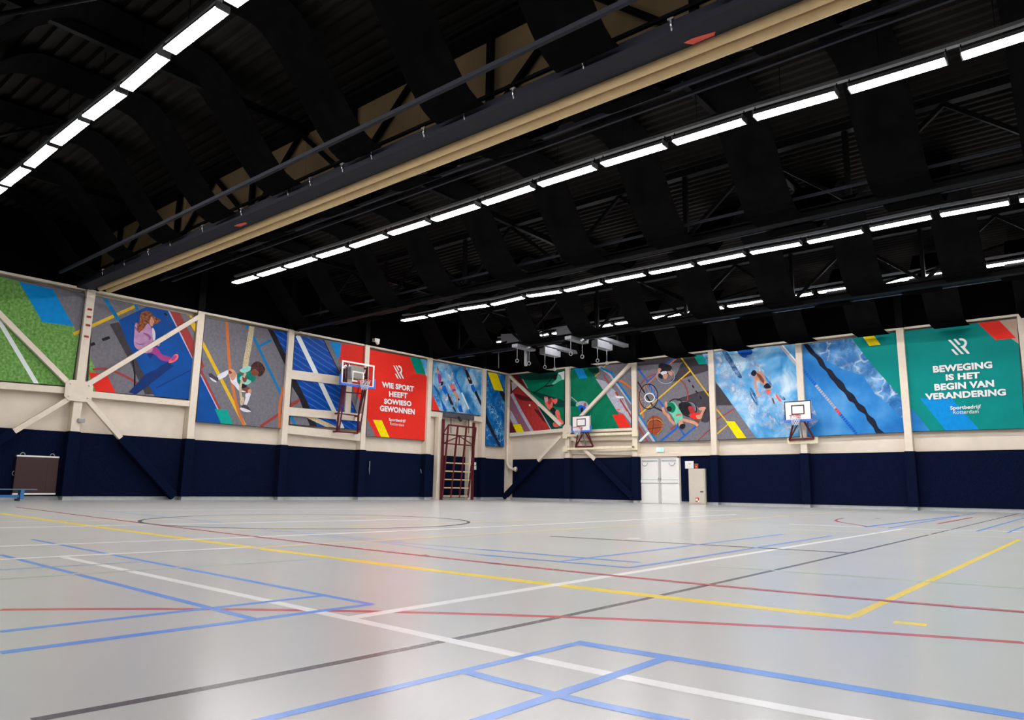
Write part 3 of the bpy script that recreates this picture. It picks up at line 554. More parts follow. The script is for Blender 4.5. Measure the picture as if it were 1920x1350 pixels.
def qpx(fr, s): return [(fr[0]+float(a)/fr[2], fr[1]+float(b)/fr[2]) for a, b in (t.split(',') for t in s.split())]
PANELS = [
 ('L0', ZL1, '-250,50 436,190 365,662 -250,612', 'green grass panel at the far left crossed by a diagonal steel brace'),
 ('L1', ZL1, '472,200 1003,307 965,728 440,682', 'panel printed with a child in pink sitting on a blue mat'),
 ('L2', ZL2, '148,118 674,212 632,824 91,780', 'panel printed with a child in green swinging on a climbing rope'),
 ('L3', ZL2, '716,228 1165,302 1142,832 682,796', 'panel printed with blue planks behind the folded up glass basketball board'),
 ('L4', ZL3, '346,205 757,280 740,849 323,817', 'red slogan panel with white lettering on the left wall'),
 ('L5', ZL3, '795,288 1145,352 1136,673 784,634', 'panel printed with three swimmers above the maroon climbing frame'),
 ('L6', ZL3, '1172,362 1304,385 1294,894 1164,885', 'narrow deep blue water panel with yellow block beside the hall corner'),
 ('R0', ZR4, '140,382 522,348 516,778 133,796', 'panel printed with hockey players on red and green next to the hall corner'),
 ('R1', ZR4, '556,342 992,298 990,762 543,792', 'green panel with blue and red blocks behind the white board near the corner'),
 ('R2', ZR5, '91,290 594,232 608,849 102,859', 'panel printed with wheelchair basketball players, hoop and ball above the doors'),
 ('R3', ZR5, '633,222 1208,165 1240,824 649,843', 'light blue panel printed with a swimmer seen from above'),
 ('R4', ZR6, '150,232 792,150 837,820 170,850', 'blue water panel with a dark lane line and teal corner'),
 ('R5', ZR6, '831,143 1590,58 1645,796 886,816', 'teal slogan panel with white lettering on the right wall'),
]
def fly(wall, u, v, d): return Vector((d, u, v)) if wall == 'L' else Vector((u, -d, v))
panel_obj = {}
for pid, fr, s, lab in PANELS:
    wall = pid[0]; pic = PL if wall == 'L' else PR
    q = [pic.to_uv(p) for p in qpx(fr, s)]
    mb = MB(); mb.fixn = True
    mb.prism([fly(wall, u, v, PAN-.07) for u, v in q], fly(wall, 0, 0, .07), DARK)
    board = mb
    art = MB(); art.fixn = False; k = 0
    c = (sum(a for a, b in q)/4, sum(b for a, b in q)/4)
    qi = [(c[0]+(a-c[0])*.988, c[1]+(b-c[1])*.99) for a, b in q]
    for m_, sh, only in pic.shapes:
        if only and pid not in only.split(): continue
        cl = clip(sh, qi)
        if cl:
            k += 1; art.poly([fly(wall, u, v, PAN+.002+.0005*k) for u, v in cl], m_)
    # face the prints into the hall
    o = board.build('mural_panel', origin=fly(wall, c[0], c[1], PAN-.07))
    tag(o, lab, 'wall panel', 'printed panels along the '+('left' if wall == 'L' else 'right')+' wall')
    p = art.build('print', parent=o, origin=fly(wall, c[0], c[1], PAN))
    panel_obj[pid] = o

# lettering
def text_shape(txt, bold):
    cu = bpy.data.curves.new('t', 'FONT'); cu.body = txt; cu.offset = bold; cu.resolution_u = 4; cu.space_character = 1.04
    ob = bpy.data.objects.new('t', cu); COL.objects.link(ob)
    dg = bpy.context.evaluated_depsgraph_get(); me = ob.evaluated_get(dg).to_mesh()
    vs = [(v.co.x, v.co.y) for v in me.vertices]; fs = [tuple(p.vertices) for p in me.polygons]
    ob.evaluated_get(dg).to_mesh_clear(); bpy.data.objects.remove(ob); bpy.data.curves.remove(cu)
    x0 = min(v[0] for v in vs); x1 = max(v[0] for v in vs); y0 = min(v[1] for v in vs); y1 = max(v[1] for v in vs)
    return [((x-x0)/(x1-x0), (y-y0)/(y1-y0)) for x, y in vs], fs
def lettering(pid, fr, lines, name):
    wall = pid[0]; pic = PL if wall == 'L' else PR; mb = MB(); mb.fixn = False; d = PAN+.032
    for txt, corners, bold in lines:
        tl, tr, bl, br = [pic.to_uv(p) for p in qpx(fr, corners)]
        vs, fs = text_shape(txt, bold)
        V = []
        for a, b in vs:
            u = (bl[0]*(1-a)+br[0]*a)*(1-b)+(tl[0]*(1-a)+tr[0]*a)*b; v_ = (bl[1]*(1-a)+br[1]*a)*(1-b)+(tl[1]*(1-a)+tr[1]*a)*b
            V.append(fly(wall, u, v_, d))
        mb.add(V, fs, PWH)
    par = panel_obj[pid]; return mb.build(name, parent=par, origin=par.location+fly(wall, 0, 0, .1))
lettering('L4', ZL3, [('WIE SPORT', '432,433 658,466 434,473 656,505', .042), ('HEEFT', '482,500 613,513 484,539 611,552', .042), ('SOWIESO', '448,552 640,571 447,589 640,608', .042),
  ('GEWONNEN', '419,599 664,627 418,640 662,666', .042)], 'slogan_lettering')
lettering('L4', ZL3, [('Sportbedrijf', '482,689 599,700 482,715 597,727', .02), ('Rotterdam', '490,718 588,730 490,738 586,749', -.002)], 'sender_lettering')
lettering('R5', ZR6, [('BEWEGING', '1027,378 1421,346 1031,424 1425,392', .045), ('IS HET', '1112,434 1340,416 1115,476 1342,460', .045), ('BEGIN VAN', '1036,498 1434,470 1040,543 1437,516', .045),
  ('VERANDERING', '975,562 1512,528 981,605 1515,574', .045)], 'slogan_lettering')
lettering('R5', ZR6, [('Sportbedrijf', '1143,645 1348,634 1145,677 1349,667', .022), ('Rotterdam', '1163,674 1332,666 1163,699 1333,692', -.002)], 'sender_lettering')
def emblem(pid, conv):
    wall = pid[0]; pic = PL if wall == 'L' else PR; mb = MB(); mb.fixn = False; d = PAN+.032
    arc = [(805, 430), (830, 415), (900, 412), (960, 425), (1020, 460), (1060, 515), (1070, 580), (1050, 640), (1005, 705), (1160, 885), (1145, 905), (1080, 905), (860, 680), (870, 660), (920, 655), (960, 630), (990, 580), (985, 530), (950, 495), (900, 480), (860, 485)]
    for pts in ([(465, 465), (545, 455), (975, 905), (960, 918), (890, 915)], [(635, 440), (715, 432), (870, 600), (860, 615), (795, 622)], [(560, 765), (640, 755), (800, 925), (790, 940), (715, 940)], arc):
        mb.poly([fly(wall, *pic.to_uv(conv(p)), d) for p in pts], PWH)
    par = panel_obj[pid]; return mb.build('emblem', parent=par, origin=par.location+fly(wall, 0, 0, .1))
emblem('R5', lambda p: (LO[0]+p[0]/LO[2], LO[1]+p[1]/LO[2]))
def cvL(p):
    u = (p[0]-465)/(1160-465); t = (p[1]-412)/(940-412)
    tl, tr, bl, br = (512, 312), (582, 326), (515, 408), (588, 420)
    x = (tl[0]*(1-u)+tr[0]*u)*(1-t)+(bl[0]*(1-u)+br[0]*u)*t; y = (tl[1]*(1-u)+tr[1]*u)*(1-t)+(bl[1]*(1-u)+br[1]*u)*t
    return (ZL3[0]+x/ZL3[2], ZL3[1]+y/ZL3[2])
emblem('L4', cvL)

# ------------------------------------------------------------------ steel columns with their padded feet
PADT = 2.32
LCOL = [((169.5, 548), (142.6, 806)), ((376, 589), (359, 821)), ((546.5, 621.6), (534, 835)), ((689, 650), (680.5, 844)), ((806.7, 672), (804, 852)), ((909, 693), (906.7, 858))]
RCOL = [((1064, 688), (1062.7, 858.7)), ((1188, 677), (1190, 857)), ((1333, 660), (1337.5, 853)), ((1497, 641), (1506.5, 849)), ((1686.7, 616.6), (1704.5, 843)), ((1912, 591), (1945, 838))]
LY_ = [(on_x(a, COLD).y+on_x(b, COLD).y)/2 for a, b in LCOL]; RX_ = [(on_y(a, -COLD).x+on_y(b, -COLD).x)/2 for a, b in RCOL]
lcl = ['between the grass panel and the girl on the mat', 'between the girl on the mat and the rope climber', 'between the rope climber and the blue planks', 'between the blue planks and the red slogan panel', 'between the red slogan panel and the three swimmers', 'between the three swimmers and the narrow water panel']
rcl = ['between the hockey players and the green panel', 'between the green panel and the wheelchair players', 'between the wheelchair players and the swimmer', 'between the swimmer and the lane line, behind the right board', 'between the lane line and the teal slogan panel', 'at the right edge past the teal slogan panel']
def column(wall, u, lab, w_=.28):
    t = thing('steel_column', fly(wall, u, 0, .17), 'cream steel column '+lab, 'column', 'steel columns on the '+('left' if wall == 'L' else 'right')+' wall')
    def bx(mb, du, d0, d1, z0, z1, m_): return mb.box(fly(wall, u-du, z0, d0), fly(wall, u+du, z1, d1), m_)
    bevel(bx(MB(), w_/2, .0, COLD, PADT, 7.40, CREAM).build('shaft', t), .008)
    bevel(bx(MB(), w_/2, .0, COLD-.02, 7.40, ROOF, BLKST).build('upper_shaft', t), .008)
    bevel(bx(MB(), w_/2+.05, .0, COLD+.04, .135, PADT+.01, NAVY).build('pad_cover', t), .02)
    bx(MB(), w_/2-.01, .0, COLD, 0, .14, SKIRT).build('foot', t)
    return t
for u, l in zip(LY_, lcl): column('L', u, l)
for u, l in zip(RX_, rcl): column('R', u, l)
# corner post: bare cream to the floor
t = thing('corner_post', (.14, -.14, 0), 'cream square post standing in the hall corner down to the floor', 'column')
bevel(MB().box((0, -.30, 0), (.30, 0, 7.40), CREAM).build('shaft', t), .008)
MB().box((0, -.28, 7.40), (.28, 0, ROOF), BLKST).build('upper_shaft', t)
# bays of navy felt
lp = [-33.9]+LY_[:]+[-.3]
names = ['below the grass panel behind the brown mat', 'below the girl on the mat', 'below the rope climber', 'below the blue planks panel', 'below the red slogan panel', 'behind the maroon climbing frame', 'below the narrow water panel']
for i, nm in enumerate(names):
    a, b_ = lp[i], lp[i+1]
    o = MB().box((0, a+.17 if i else Y0+1, .135), (.07, b_-(.17 if i < 6 else .02), PADT), NAVY).build('wall_pad', origin=(0.03, (a+b_)/2, 1.2))
    tag(bevel(o, .02), 'navy felt wall padding '+nm, 'wall padding', 'navy felt padding on the left wall')
rp = [.3]+RX_[:]
rn = ['below the hockey players panel', 'below the green panel and white board', None, 'below the swimmer panel', 'below the lane line panel', 'below the teal slogan panel']
for i, nm in enumerate(rn):
    if nm:
        a, b_ = rp[i], rp[i+1]
        o = MB().box((a+.17, 0, .135), (b_-.17, -.07, PADT), NAVY).build('wall_pad', origin=((a+b_)/2, -.03, 1.2))
        tag(bevel(o, .02), 'navy felt wall padding '+nm, 'wall padding', 'navy felt padding on the right wall')
for a, b_, nm in ((11.24, 13.0-.17, 'between the white doors and the swimmer panel'), (8.63+.2, 8.88, 'narrow strip left of the white doors')):
    o = MB().box((a, 0, .135), (b_, -.07, PADT), NAVY).build('wall_pad', origin=((a+b_)/2, -.03, 1.2))
    tag(o, 'navy felt wall padding '+nm, 'wall padding', 'navy felt padding on the right wall')
# cream head rail over the panels
tag(MB().box((0, Y0, 7.34), (.26, -.3, 7.42), CREAM).build('trim_1'), kind='structure')
tag(MB().box((.3, 0, 7.34), (X1, -.26, 7.42), CREAM).build('trim_2'), kind='structure')

# ------------------------------------------------------------------ diagonal braces, gusset plates, horizontal beams
BR = .30
def brace(wall, a, b_, lab, pad=None, w_=.17):
    f = (lambda p: on_x(p, BR)) if wall == 'L' else (lambda p: on_y(p, -BR))
    A_, B2 = f(a), f(b_); nrm = (1, 0, 0) if wall == 'L' else (0, -1, 0)
    t = thing('diagonal_brace', (A_+B2)/2, lab, 'brace', 'diagonal steel braces')
    if pad is not None:
        tt = (PADT-.12-A_.z)/(B2.z-A_.z); M_ = A_.lerp(B2, tt)
        bevel(MB().bar(A_, M_, w_, .16, CREAM, nrm).build('steel_bar', t), .006)
        E = B2.copy(); E.z = max(E.z, .12)
        bevel(MB().bar(M_, E, w_+.13, .24, NAVY, nrm).build('pad_cover', t), .03)
    else: bevel(MB().bar(A_, B2, w_, .16, CREAM, nrm).build('steel_bar', t), .006)
brace('L', (-60, 530), (137, 728), 'brace slanting across the grass panel down to the gusset plate')
brace('L', (160, 723), (372, 594), 'brace rising across the panel of the child in pink')
brace('L', (135, 744), (-40, 848), 'lower left brace below the grass panel running into navy padding', 1)
brace('L', (160, 746), (325, 935), 'lower right brace below the child in pink ending at the floor', 1)
brace('R', (957, 706), (1052, 797), 'brace slanting across the hockey players panel')
brace('R', (1076, 795), (1184, 681), 'brace rising across the green panel behind the white board')
brace('R', (1052, 818), (945, 934), 'lower left brace below the hockey players, padded navy near the corner', 1)
brace('R', (1072, 818), (1188, 934), 'lower right brace below the white board, padded navy', 1)
for wall, c, h, lab in (('L', (148, 733), (.44, .36), 'cream gusset plate joining four braces on the left wall'), ('R', (1063, 806), (.28, .31), 'cream gusset plate joining four braces left of the white board')):
    p = on_x(c, BR+.1) if wall == 'L' else on_y(c, -BR-.1)
    u = p.y if wall == 'L' else p.x; t = thing('gusset_plate', p, lab, 'gusset plate')
    a, b_ = h; e = .14
    pts = [(u-a+e, p.z-b_), (u+a-e, p.z-b_), (u+a, p.z-b_+e), (u+a, p.z+b_-e), (u+a-e, p.z+b_), (u-a+e, p.z+b_), (u-a, p.z+b_-e), (u-a, p.z-b_+e)]
    MB().prism([fly(wall, x, z, BR+.06) for x, z in pts], fly(wall, 0, 0, .05), CREAM).build('plate', t)
    for sx in (-1, 1):
        for sz in (-1, 1):
            q = fly(wall, u+sx*(a-.14), p.z+sz*(b_-.14), BR+.1); MB().tube([q, q+fly(wall, 0, 0, .04)], .03, CREAM, 6).build('bolt', t)
def beam(wall, a, b_, h, lab, d0=.05, d1=.30, m_=CREAM):
    f = (lambda p: on_x(p, d1)) if wall == 'L' else (lambda p: on_y(p, -d1))
    A_, B2 = f(a), f(b_); mid = (d0+d1)/2
    u0, u1 = (A_.y, B2.y) if wall == 'L' else (A_.x, B2.x)
    o = MB().bar(fly(wall, u0, A_.z-h/2, mid), fly(wall, u1, B2.z-h/2, mid), d1-d0, h, m_).build('horizontal_beam', origin=fly(wall, (u0+u1)/2, (A_.z+B2.z)/2, mid))
    return tag(bevel(o, .006), lab, 'beam', 'cream horizontal wall beams')
beam('L', (-60, 711), (140, 727), .22, 'cream beam under the grass panel')
beam('L', (158, 732), (360, 752), .22, 'cream beam under the child in pink')
beam('L', (545, 693), (642, 706), .40, 'upper short cream beam across the blue planks panel')
beam('L', (540, 763), (680, 776), .36, 'middle cream beam across the blue planks panel')
beam('L', (538, 797), (680, 813), .36, 'lowest cream beam under the blue planks panel')
beam('L', (806, 771), (834, 774), .26, 'short cream beam left of the grey box under the swimmers')
beam('L', (889, 780), (905, 783), .26, 'short cream beam right of the grey box under the swimmers')
beam('R', (955, 812), (1056, 803), .2, 'cream beam under the hockey players panel')
beam('R', (1070, 807), (1186, 802), .14, 'thin cream beam directly under the green panel')
beam('R', (1062, 819), (1186, 817), .22, 'cream beam behind the upper hoop rail', .05, .24)
beam('R', (1062, 843), (1186, 846), .22, 'cream beam behind the lower hoop rail', .0, .16)
beam('R', (1194, 851), (1334, 847.5), .16, 'cream lintel beam above the white doors', .0, .16)
a = on_x((655, 720), .28); b2 = on_x((650, 776), .28)
tag(MB().box((.03, a.y-.16, b2.z), (.28, a.y+.16, a.z+.4), CREAM).build('short_post'), 'short cream post between two beams of the blue planks panel', 'post')

# ------------------------------------------------------------------ roof trusses
TY = [-23.4, -15.05, -6.45]; CHZ, TCZ = 7.5, 9.5
tl_ = ['roof truss carrying the cream divider curtain', 'black roof truss between the two middle lamp rows', 'black roof truss nearest the teal slogan wall']
trussobj = []
for k, ty in enumerate(TY):
    t = thing('roof_truss', (14, ty, CHZ), tl_[k], 'truss', 'roof trusses'); trussobj.append(t)
    MB().box((.0, ty-.14, CHZ-.12), (X1, ty+.14, CHZ-.08), BLKST).box((.0, ty-.14, CHZ+.08), (X1, ty+.14, CHZ+.12), BLKST).box((0, ty-.02, CHZ-.08), (X1, ty+.02, CHZ+.08), BLKST).build('bottom_chord', t)
    MB().box((0, ty-.12, TCZ-.1), (X1, ty+.12, TCZ+.1), BLKST).build('top_chord', t)
    x = 2.0
    while x < X1-.5:
        MB().bar((x, ty, CHZ+.1), (x, ty, TCZ-.1), .12, .12, BLKST).build('vertical_strut', t)
        x2 = x+2.15
        MB().bar((x, ty, CHZ+.1), (x2, ty, TCZ-.1), .1, .1, BLKST).build('diagonal_strut', t)
        if x2+2.15 < X1: MB().bar((x2, ty, TCZ-.1), (x2+2.15, ty, CHZ+.1), .1, .1, BLKST).build('diagonal_strut', t)
        x += 4.3
# roof bracing: rafters between trusses and thin diagonal rods
for k, (ya, yb) in enumerate(((-31.7, -23.4), (-23.4, -15.05), (-15.05, -6.45), (-6.45, 0))):
    for j, x in enumerate((4.3, 12.9, 21.4)):
        o = MB().bar((x, ya, TCZ-.05), (x, yb, TCZ-.05), .14, .2, BLKST).build('roof_purlin')
        tag(o, '%s dark purlin from the left wall in the %s roof bay from the camera' % (ordinal(j), ordinal(k)), 'purlin', 'roof purlins')
        o = MB().tube([(x, ya, CHZ+.1), (x+4.2, (ya+yb)/2, TCZ-.15)], .05, BLKST, 6).build('brace_rod')
        tag(o, '%s dark brace rod from the left wall in the %s roof bay from the camera' % (ordinal(j), ordinal(k)), 'brace rod', 'roof brace rods')

# divider curtain under the first truss
cx0, cx1, cy = .9, X1-.5, TY[0]
t = thing('divider_curtain', (14, cy, 7.2), 'cream divider curtain folded up under a slate girder across the hall', 'curtain')
gd = MB().box((.3, cy-.58, 7.36), (X1, cy-.12, 7.42), GIRD).box((.3, cy-.58, 7.42), (X1, cy-.54, 7.58), GIRD).build('girder', t)
def roll(y0, r, dz):
    pts = []
    for i in range(17):
        a = math.pi*(i/16); pts.append((y0-r*math.cos(a), 7.34-dz-r*.75*math.sin(a)))
    pts += [(y0+r, 7.40), (y0-r, 7.40)]
    mb = MB(); n = len(pts)
    v = [(cx0, a, b) for a, b in pts]+[(cx1, a, b) for a, b in pts]
    mb.add(v, [tuple(range(n)), tuple(range(2*n-1, n-1, -1))]+[(i, (i+1) % n, n+(i+1) % n, n+i) for i in range(n)], CURT)
    return mb
roll(cy-.02, .10, .0).build('curtain_roll', t); roll(cy+.26, .115, .0).build('curtain_roll', t)
MB().box((cx0, cy+.08, 7.355), (cx1, cy+.145, 7.40), DARK).build('groove_strip', t)
hx = [2.5, 4.2, 5.9, 7.3, 9.2, 11.2, 13.3, 14.2, 15.4, 16.4, 18.0, 19.1, 20.3, 21.8, 23.4]
for x in hx:
    MB().tube([(x, cy-.56, 7.40), (x, cy-.60, 7.50), (x, cy-.60, 7.60)], .018, CHROME, 6).box((x-.05, cy-.62, 7.58), (x+.05, cy-.57, 7.61), CHROME).build('clamp', t)
for p in ((1313, 72), (452, 421)):
    q = on_z(p, 7.358); MB().prism([(q.x-.25, q.y-.06, 7.358), (q.x-.1, q.y-.08, 7.358), (q.x+.25, q.y-.02, 7.358), (q.x+.2, q.y+.06, 7.358), (q.x-.15, q.y+.07, 7.358)], (0, 0, -.004), mat('red_marker', (200, 70, 50))).build('red_marker', t)
o = MB()
for i in range(16): o.box((.32+i*2.1, cy+.10, 7.72), (.32+i*2.1+2.085, cy+.14, 9.40), BEIGE)
tag(o.build('header_board'), 'beige board partition filling the truss above the divider curtain', 'partition')
def railing(p, q, r, lab, m_=GIRD): return tag(MB().bar(p, q, r, r, m_).build('cable_rail', origin=((p[0]+q[0])/2, p[1], p[2])), lab, 'rail', 'ceiling rails')
railing((1.5, -24.92, 7.46), (X1, -24.92, 7.46), .08, 'slate rail running in front of the beige boards')
railing((1.5, -23.75, 7.86), (X1, -23.75, 7.86), .06, 'thin dark rail just behind the slate rail', BLKST)
railing((3.0, -22.3, 7.55), (X1, -22.3, 7.55), .07, 'first dark rail beyond the cream curtain')
railing((3.0, -21.9, 7.6), (X1, -21.9, 7.6), .06, 'second dark rail beyond the cream curtain')
railing((1.5, -14.6, 7.5), (X1, -14.6, 7.5), .08, 'dark rail beyond the second roof truss')
railing((1.5, -15.6, 7.75), (X1, -15.6, 7.75), .06, 'dark rail in front of the second roof truss')
railing((1.5, -5.9, 7.45), (X1, -5.9, 7.45), .10, 'dark rail beyond the last roof truss', mat('blue_black_steel', (40, 46, 62), .4))

# ------------------------------------------------------------------ black cloth baffles sagging under the trusses
def sag(y):
    d = min(abs(y-c) for c in TY+[-31.8, -.7])
    s = min(1, max(0, (d-.7)/2.5)); s = s*s*(3-2*s)
    return (7.50 if y < -23.4 else 7.36 if y < -3 else 7.17)+2.1*s
BAYS = [(-32.6, -24.06, 'before the cream curtain', 1.9), (-22.84, -15.32, 'between the first and second trusses', 1.9), (-14.78, -6.72, 'between the second and third trusses', 1.9), (-6.18, -.5, 'beside the right wall', 3.31)]
for i in range(11):
    for ya, yb, nm, x00 in BAYS:
        cxx = x00+2.86*i
        mb = MB(); N = 44; V = []; w_ = .6
        for j in range(N+1):
            y = ya+(yb-ya)*j/N; z = sag(y)+.03*math.sin(i*1.7+y*.8)
            V += [(cxx-w_, y, z), (cxx+w_, y, z), (cxx-w_, y, z+.02), (cxx+w_, y, z+.02)]
        F_ = [(0, 1, 3, 2), (4*N, 4*N+2, 4*N+3, 4*N+1)]
        for j in range(N):
            a = 4*j; c = 4*(j+1)
            F_ += [(a, c, c+1, a+1), (a+2, a+3, c+3, c+2), (a, a+2, c+2, c), (a+1, c+1, c+3, a+3)]
        mb.add(V, F_, CLOTH, False)
        o = mb.build('cloth_baffle', origin=(cxx, (ya+yb)/2, 9))
        tag(o, 'black sagging cloth baffle, %s from the left wall, %s' % (ordinal(i), nm), 'cloth baffle', 'black cloth baffles under the roof')
        pk = max((sag(ya+(yb-ya)*j/N), ya+(yb-ya)*j/N) for j in range(N+1)); wz = MB()
        for dx in (-.5, .5): wz.tube([(cxx+dx, pk[1], pk[0]-.03), (cxx+dx, pk[1], ROOF+.004)], .012, BLKST, 5)
        wz.build('suspension_wire', o, origin=(cxx, pk[1], 9.6))

# ------------------------------------------------------------------ rows of tube lights
def lamp_proto(L_):
    t = thing('tube_light', (0, 0, 0), 'tube light', 'ceiling light')
    hs = MB().prism([(0, -.12, .0), (0, .12, .0), (0, .09, .09), (0, -.09, .09)], (L_, 0, 0), GREYM).build('housing', t)
    df = MB().box((.03, -.115, -.03), (L_-.03, .115, 0), LIT).build('diffuser', t)
    for x in (.0, L_-.02):
        MB().box((x, -.125, -.035), (x+.02, .125, .095), GREYM).build('end_cap', t)
        MB().tube([(x+.01, 0, .09), (x+.01, 0, .22)], .012, BLKST, 6).build('hanger', t)
    return t
def copy_tree(o, parent=None):
    c = o.copy(); COL.objects.link(c); c.parent = parent
    for ch in list(o.children): copy_tree(ch, c)
    return c
ROWS = [('row before the cream curtain', 8.38, [(535, -68), (433, 5), (318, 95), (237, 165), (165, 220), (105, 268), (55, 310), (10, 345), (-27, 374)][::-1], 8),
 ('row beyond the cream curtain', 8.25, [(440, 530), (487, 516), (538, 500), (598, 481), (660, 462), (732, 438), (813, 412), (908, 381), (1012, 346), (1130, 308), (1264, 267), (1415, 220), (1592, 169), (1802, 105), (2040, 28)], 4),
 ('row beyond the second truss', 8.35, [(755, 601), (806, 592), (862, 580), (923, 571), (990, 555), (1060, 545), (1137, 528), (1219, 512), (1310, 494), (1408, 474), (1515, 454), (1632, 430), (1763, 403), (1911, 376), (2080, 343)], 4)]
PROTO = lamp_proto(1.55); used = [0]
def place_lamp(p, q, lab, grp):
    o = PROTO if not used[0] else copy_tree(PROTO)
    used[0] = 1
    d = q-p; o.location = p; o.rotation_euler = (0, -math.atan2(d.z, d.x), 0); s_ = d.length*.885/1.55; o.scale = (s_, 1, 1)
    o['label'] = lab; o['group'] = grp
for rn_, z, pts, more in ROWS:
    W3 = [on_z(p, z) for p in pts]
    ym = sorted(p.y for p in W3)[len(W3)//2]
    W3 = [on_y(p, ym) for p in pts]
    for i in range(more): W3.append(Vector((W3[-1].x+1.83, ym, z)))
    for i in range(len(W3)-1): place_lamp(W3[i], W3[i+1], 'lit tube light, %s from the left wall, %s' % (ordinal(i), rn_), 'tube lights of the '+rn_)
    a, b_ = W3[0], W3[-1]; r_ = MB()
    for i in range(len(W3)-1): r_.bar(W3[i]+Vector((0, 0, .25)), W3[i+1]+Vector((0, 0, .25)), .10, .07, GREYM)
    o = r_.build('light_rail', origin=(a+b_)/2+Vector((0, 0, .25))); tag(o, 'grey carrier rail over the tube lights, '+rn_, 'rail', 'lamp carrier rails')
    for i in range(0, len(W3)-1):
        c = W3[i].lerp(W3[i+1], .3)+Vector((0, 0, .28))
        MB().tube([c, Vector((c.x, c.y, ROOF))], .008, BLKST, 5).build('hanging_wire', o, origin=c)
rn_ = 'farthest row near the right wall'
for i in range(13):
    p = Vector((3.1+1.83*i, -4.6, 8.28)); place_lamp(p, p+Vector((1.83, 0, 0)), 'lit tube light, %s from the left wall, %s' % (ordinal(i), rn_), 'tube lights of the '+rn_)
o = MB().bar((3.1, -4.6, 8.53), (27, -4.6, 8.53), .10, .07, GREYM).build('light_rail', origin=(15, -4.6, 8.53)); tag(o, 'grey carrier rail over the tube lights, '+rn_, 'rail', 'lamp carrier rails')

# ------------------------------------------------------------------ basketball boards
def net(mb, c, r, m_=NETM, h=.42):
    n = 10; lv = 5
    P = lambda i, k: Vector(c)+Vector((r*(1-.42*k/lv)*math.cos(2*math.pi*(i+.5*(k % 2))/n), r*(1-.42*k/lv)*math.sin(2*math.pi*(i+.5*(k % 2))/n), -h*k/lv))
    for k in range(lv):
        for i in range(n):
            mb.tube([P(i, k), P(i, k+1)], .009, m_, 4); mb.tube([P(i, k), P(i-1 if k % 2 == 0 else i+1, k+1)], .009, m_, 4)
    return mb
def rim(c, r, wall):
    mb = MB().tube([(c[0]+r*math.cos(2*math.pi*i/24), c[1]+r*math.sin(2*math.pi*i/24), c[2]) for i in range(24)], .016, ORANGE, 8, True)
    return mb
def small_board(corners, base, apex, lab, rail=None):
    D = .95
    tl, tr, br, bl = [on_y(p, -D) for p in corners]
    x0 = (tl.x+bl.x)/2; x1 = (tr.x+br.x)/2; z0 = (bl.z+br.z)/2; z1 = (tl.z+tr.z)/2; cx = (x0+x1)/2
    t = thing('basketball_hoop', (cx, -.3, z0-.5), lab, 'basketball hoop', 'white boards on the right wall')
    bd = MB().box((x0, -D+.04, z0), (x1, -D, z1), WHITE); y = -D-.003
    def frame(a0, b0, a1, b1, wd, yy):
        for q in ((a0, b0, a1, b0+wd), (a0, b1-wd, a1, b1), (a0, b0+wd, a0+wd, b1-wd), (a1-wd, b0+wd, a1, b1-wd)): bd.box((q[0], yy, q[1]), (q[2], yy-.002, q[3]), DARK)
    frame(x0, z0, x1, z1, .045, -D); iw = .59*(x1-x0)/1.2/2; iz = z0+.27; frame(cx-iw, iz, cx+iw, iz+.42, .05, -D)
    bd.build('backboard', t)
    bevel(MB().box((x0-.03, -D+.06, z0-.04), (x1+.03, -D-.03, z0+.06), BLUEP).box((x0-.04, -D+.06, z0-.04), (x0+.0, -D-.03, z0+.30), BLUEP).box((x1-.0, -D+.06, z0-.04), (x1+.04, -D-.03, z0+.30), BLUEP).build('edge_padding', t), .015)
    rz = z0+.20; c = (cx, -D-.15-.225, rz)
    rm = rim(c, .225, 'R').box((cx-.09, -D, rz-.10), (cx+.09, -D-.03, rz+.04), ORANGE).box((cx-.05, -D, rz-.05), (cx+.05, -D-.16, rz+.01), ORANGE); rm.build('rim', t)
    net(MB(), c, .22).build('net', t)
    b0, b1 = [on_y(p, -.42) for p in base]
    f = MB().bar(b0, b1, .09, .09, MAROON)
    for s_, bb_ in ((-1, b0), (1, b1)):
        f.bar(bb_, (cx+s_*.22, -D+.06, z0-.02), .06, .06, MAROON); f.bar(bb_, (cx+s_*.10, -.5, z0+.05), .05, .05, MAROON)
    f.bar((cx-.24, -D+.06, z0-.02), (cx+.24, -D+.06, z0-.02), .07, .07, MAROON); f.build('support_frame', t)
    MB().tube([(cx, -.5, b0.z), (cx, -D+.1, z0+.1)], .03, GREYM, 8).build('actuator', t)
    return t, b0, b1
t, b0, b1 = small_board([(1072.5, 781), (1107, 777.5), (1107, 808), (1072.5, 810)], [(1079, 838), (1112.5, 837.5)], None, 'white basketball board and hoop beside the gusset plate on the right wall')
for k, (a, b_) in enumerate((((1060, 817), (1191, 812)), ((1060, 842), (1191, 838)))):
    p, q = on_y(a, -.40), on_y(b_, -.40)
    o = MB().bar(p, q, .12, .13, mat('pale_cream_rail', (232, 222, 190), .4))
    for e in (p, q): o.box((e.x-.16, -.46, e.z-.16), (e.x+.16, -.33, e.z+.16), MATS['pale_cream_rail'])
    tag(bevel(o.build('hoop_rail', origin=(p+q)/2), .01), '%s pale cream rail carrying the white board near the corner' % ('upper', 'lower')[k], 'rail', 'rails of the sliding hoop')
t, b0, b1 = small_board([(1471, 753), (1521.5, 750), (1521.5, 788), (1471, 790)], [(1480, 825), (1526, 822)], None, 'white basketball board and hoop in front of the column right of the swimmer')
MB().box((b0.x-.1, -.34, b0.z-.17), (b1.x+.15, -.38, b0.z+.10), mat('pale_cream_rail', (232, 222, 190), .4)).build('base_plate', t)

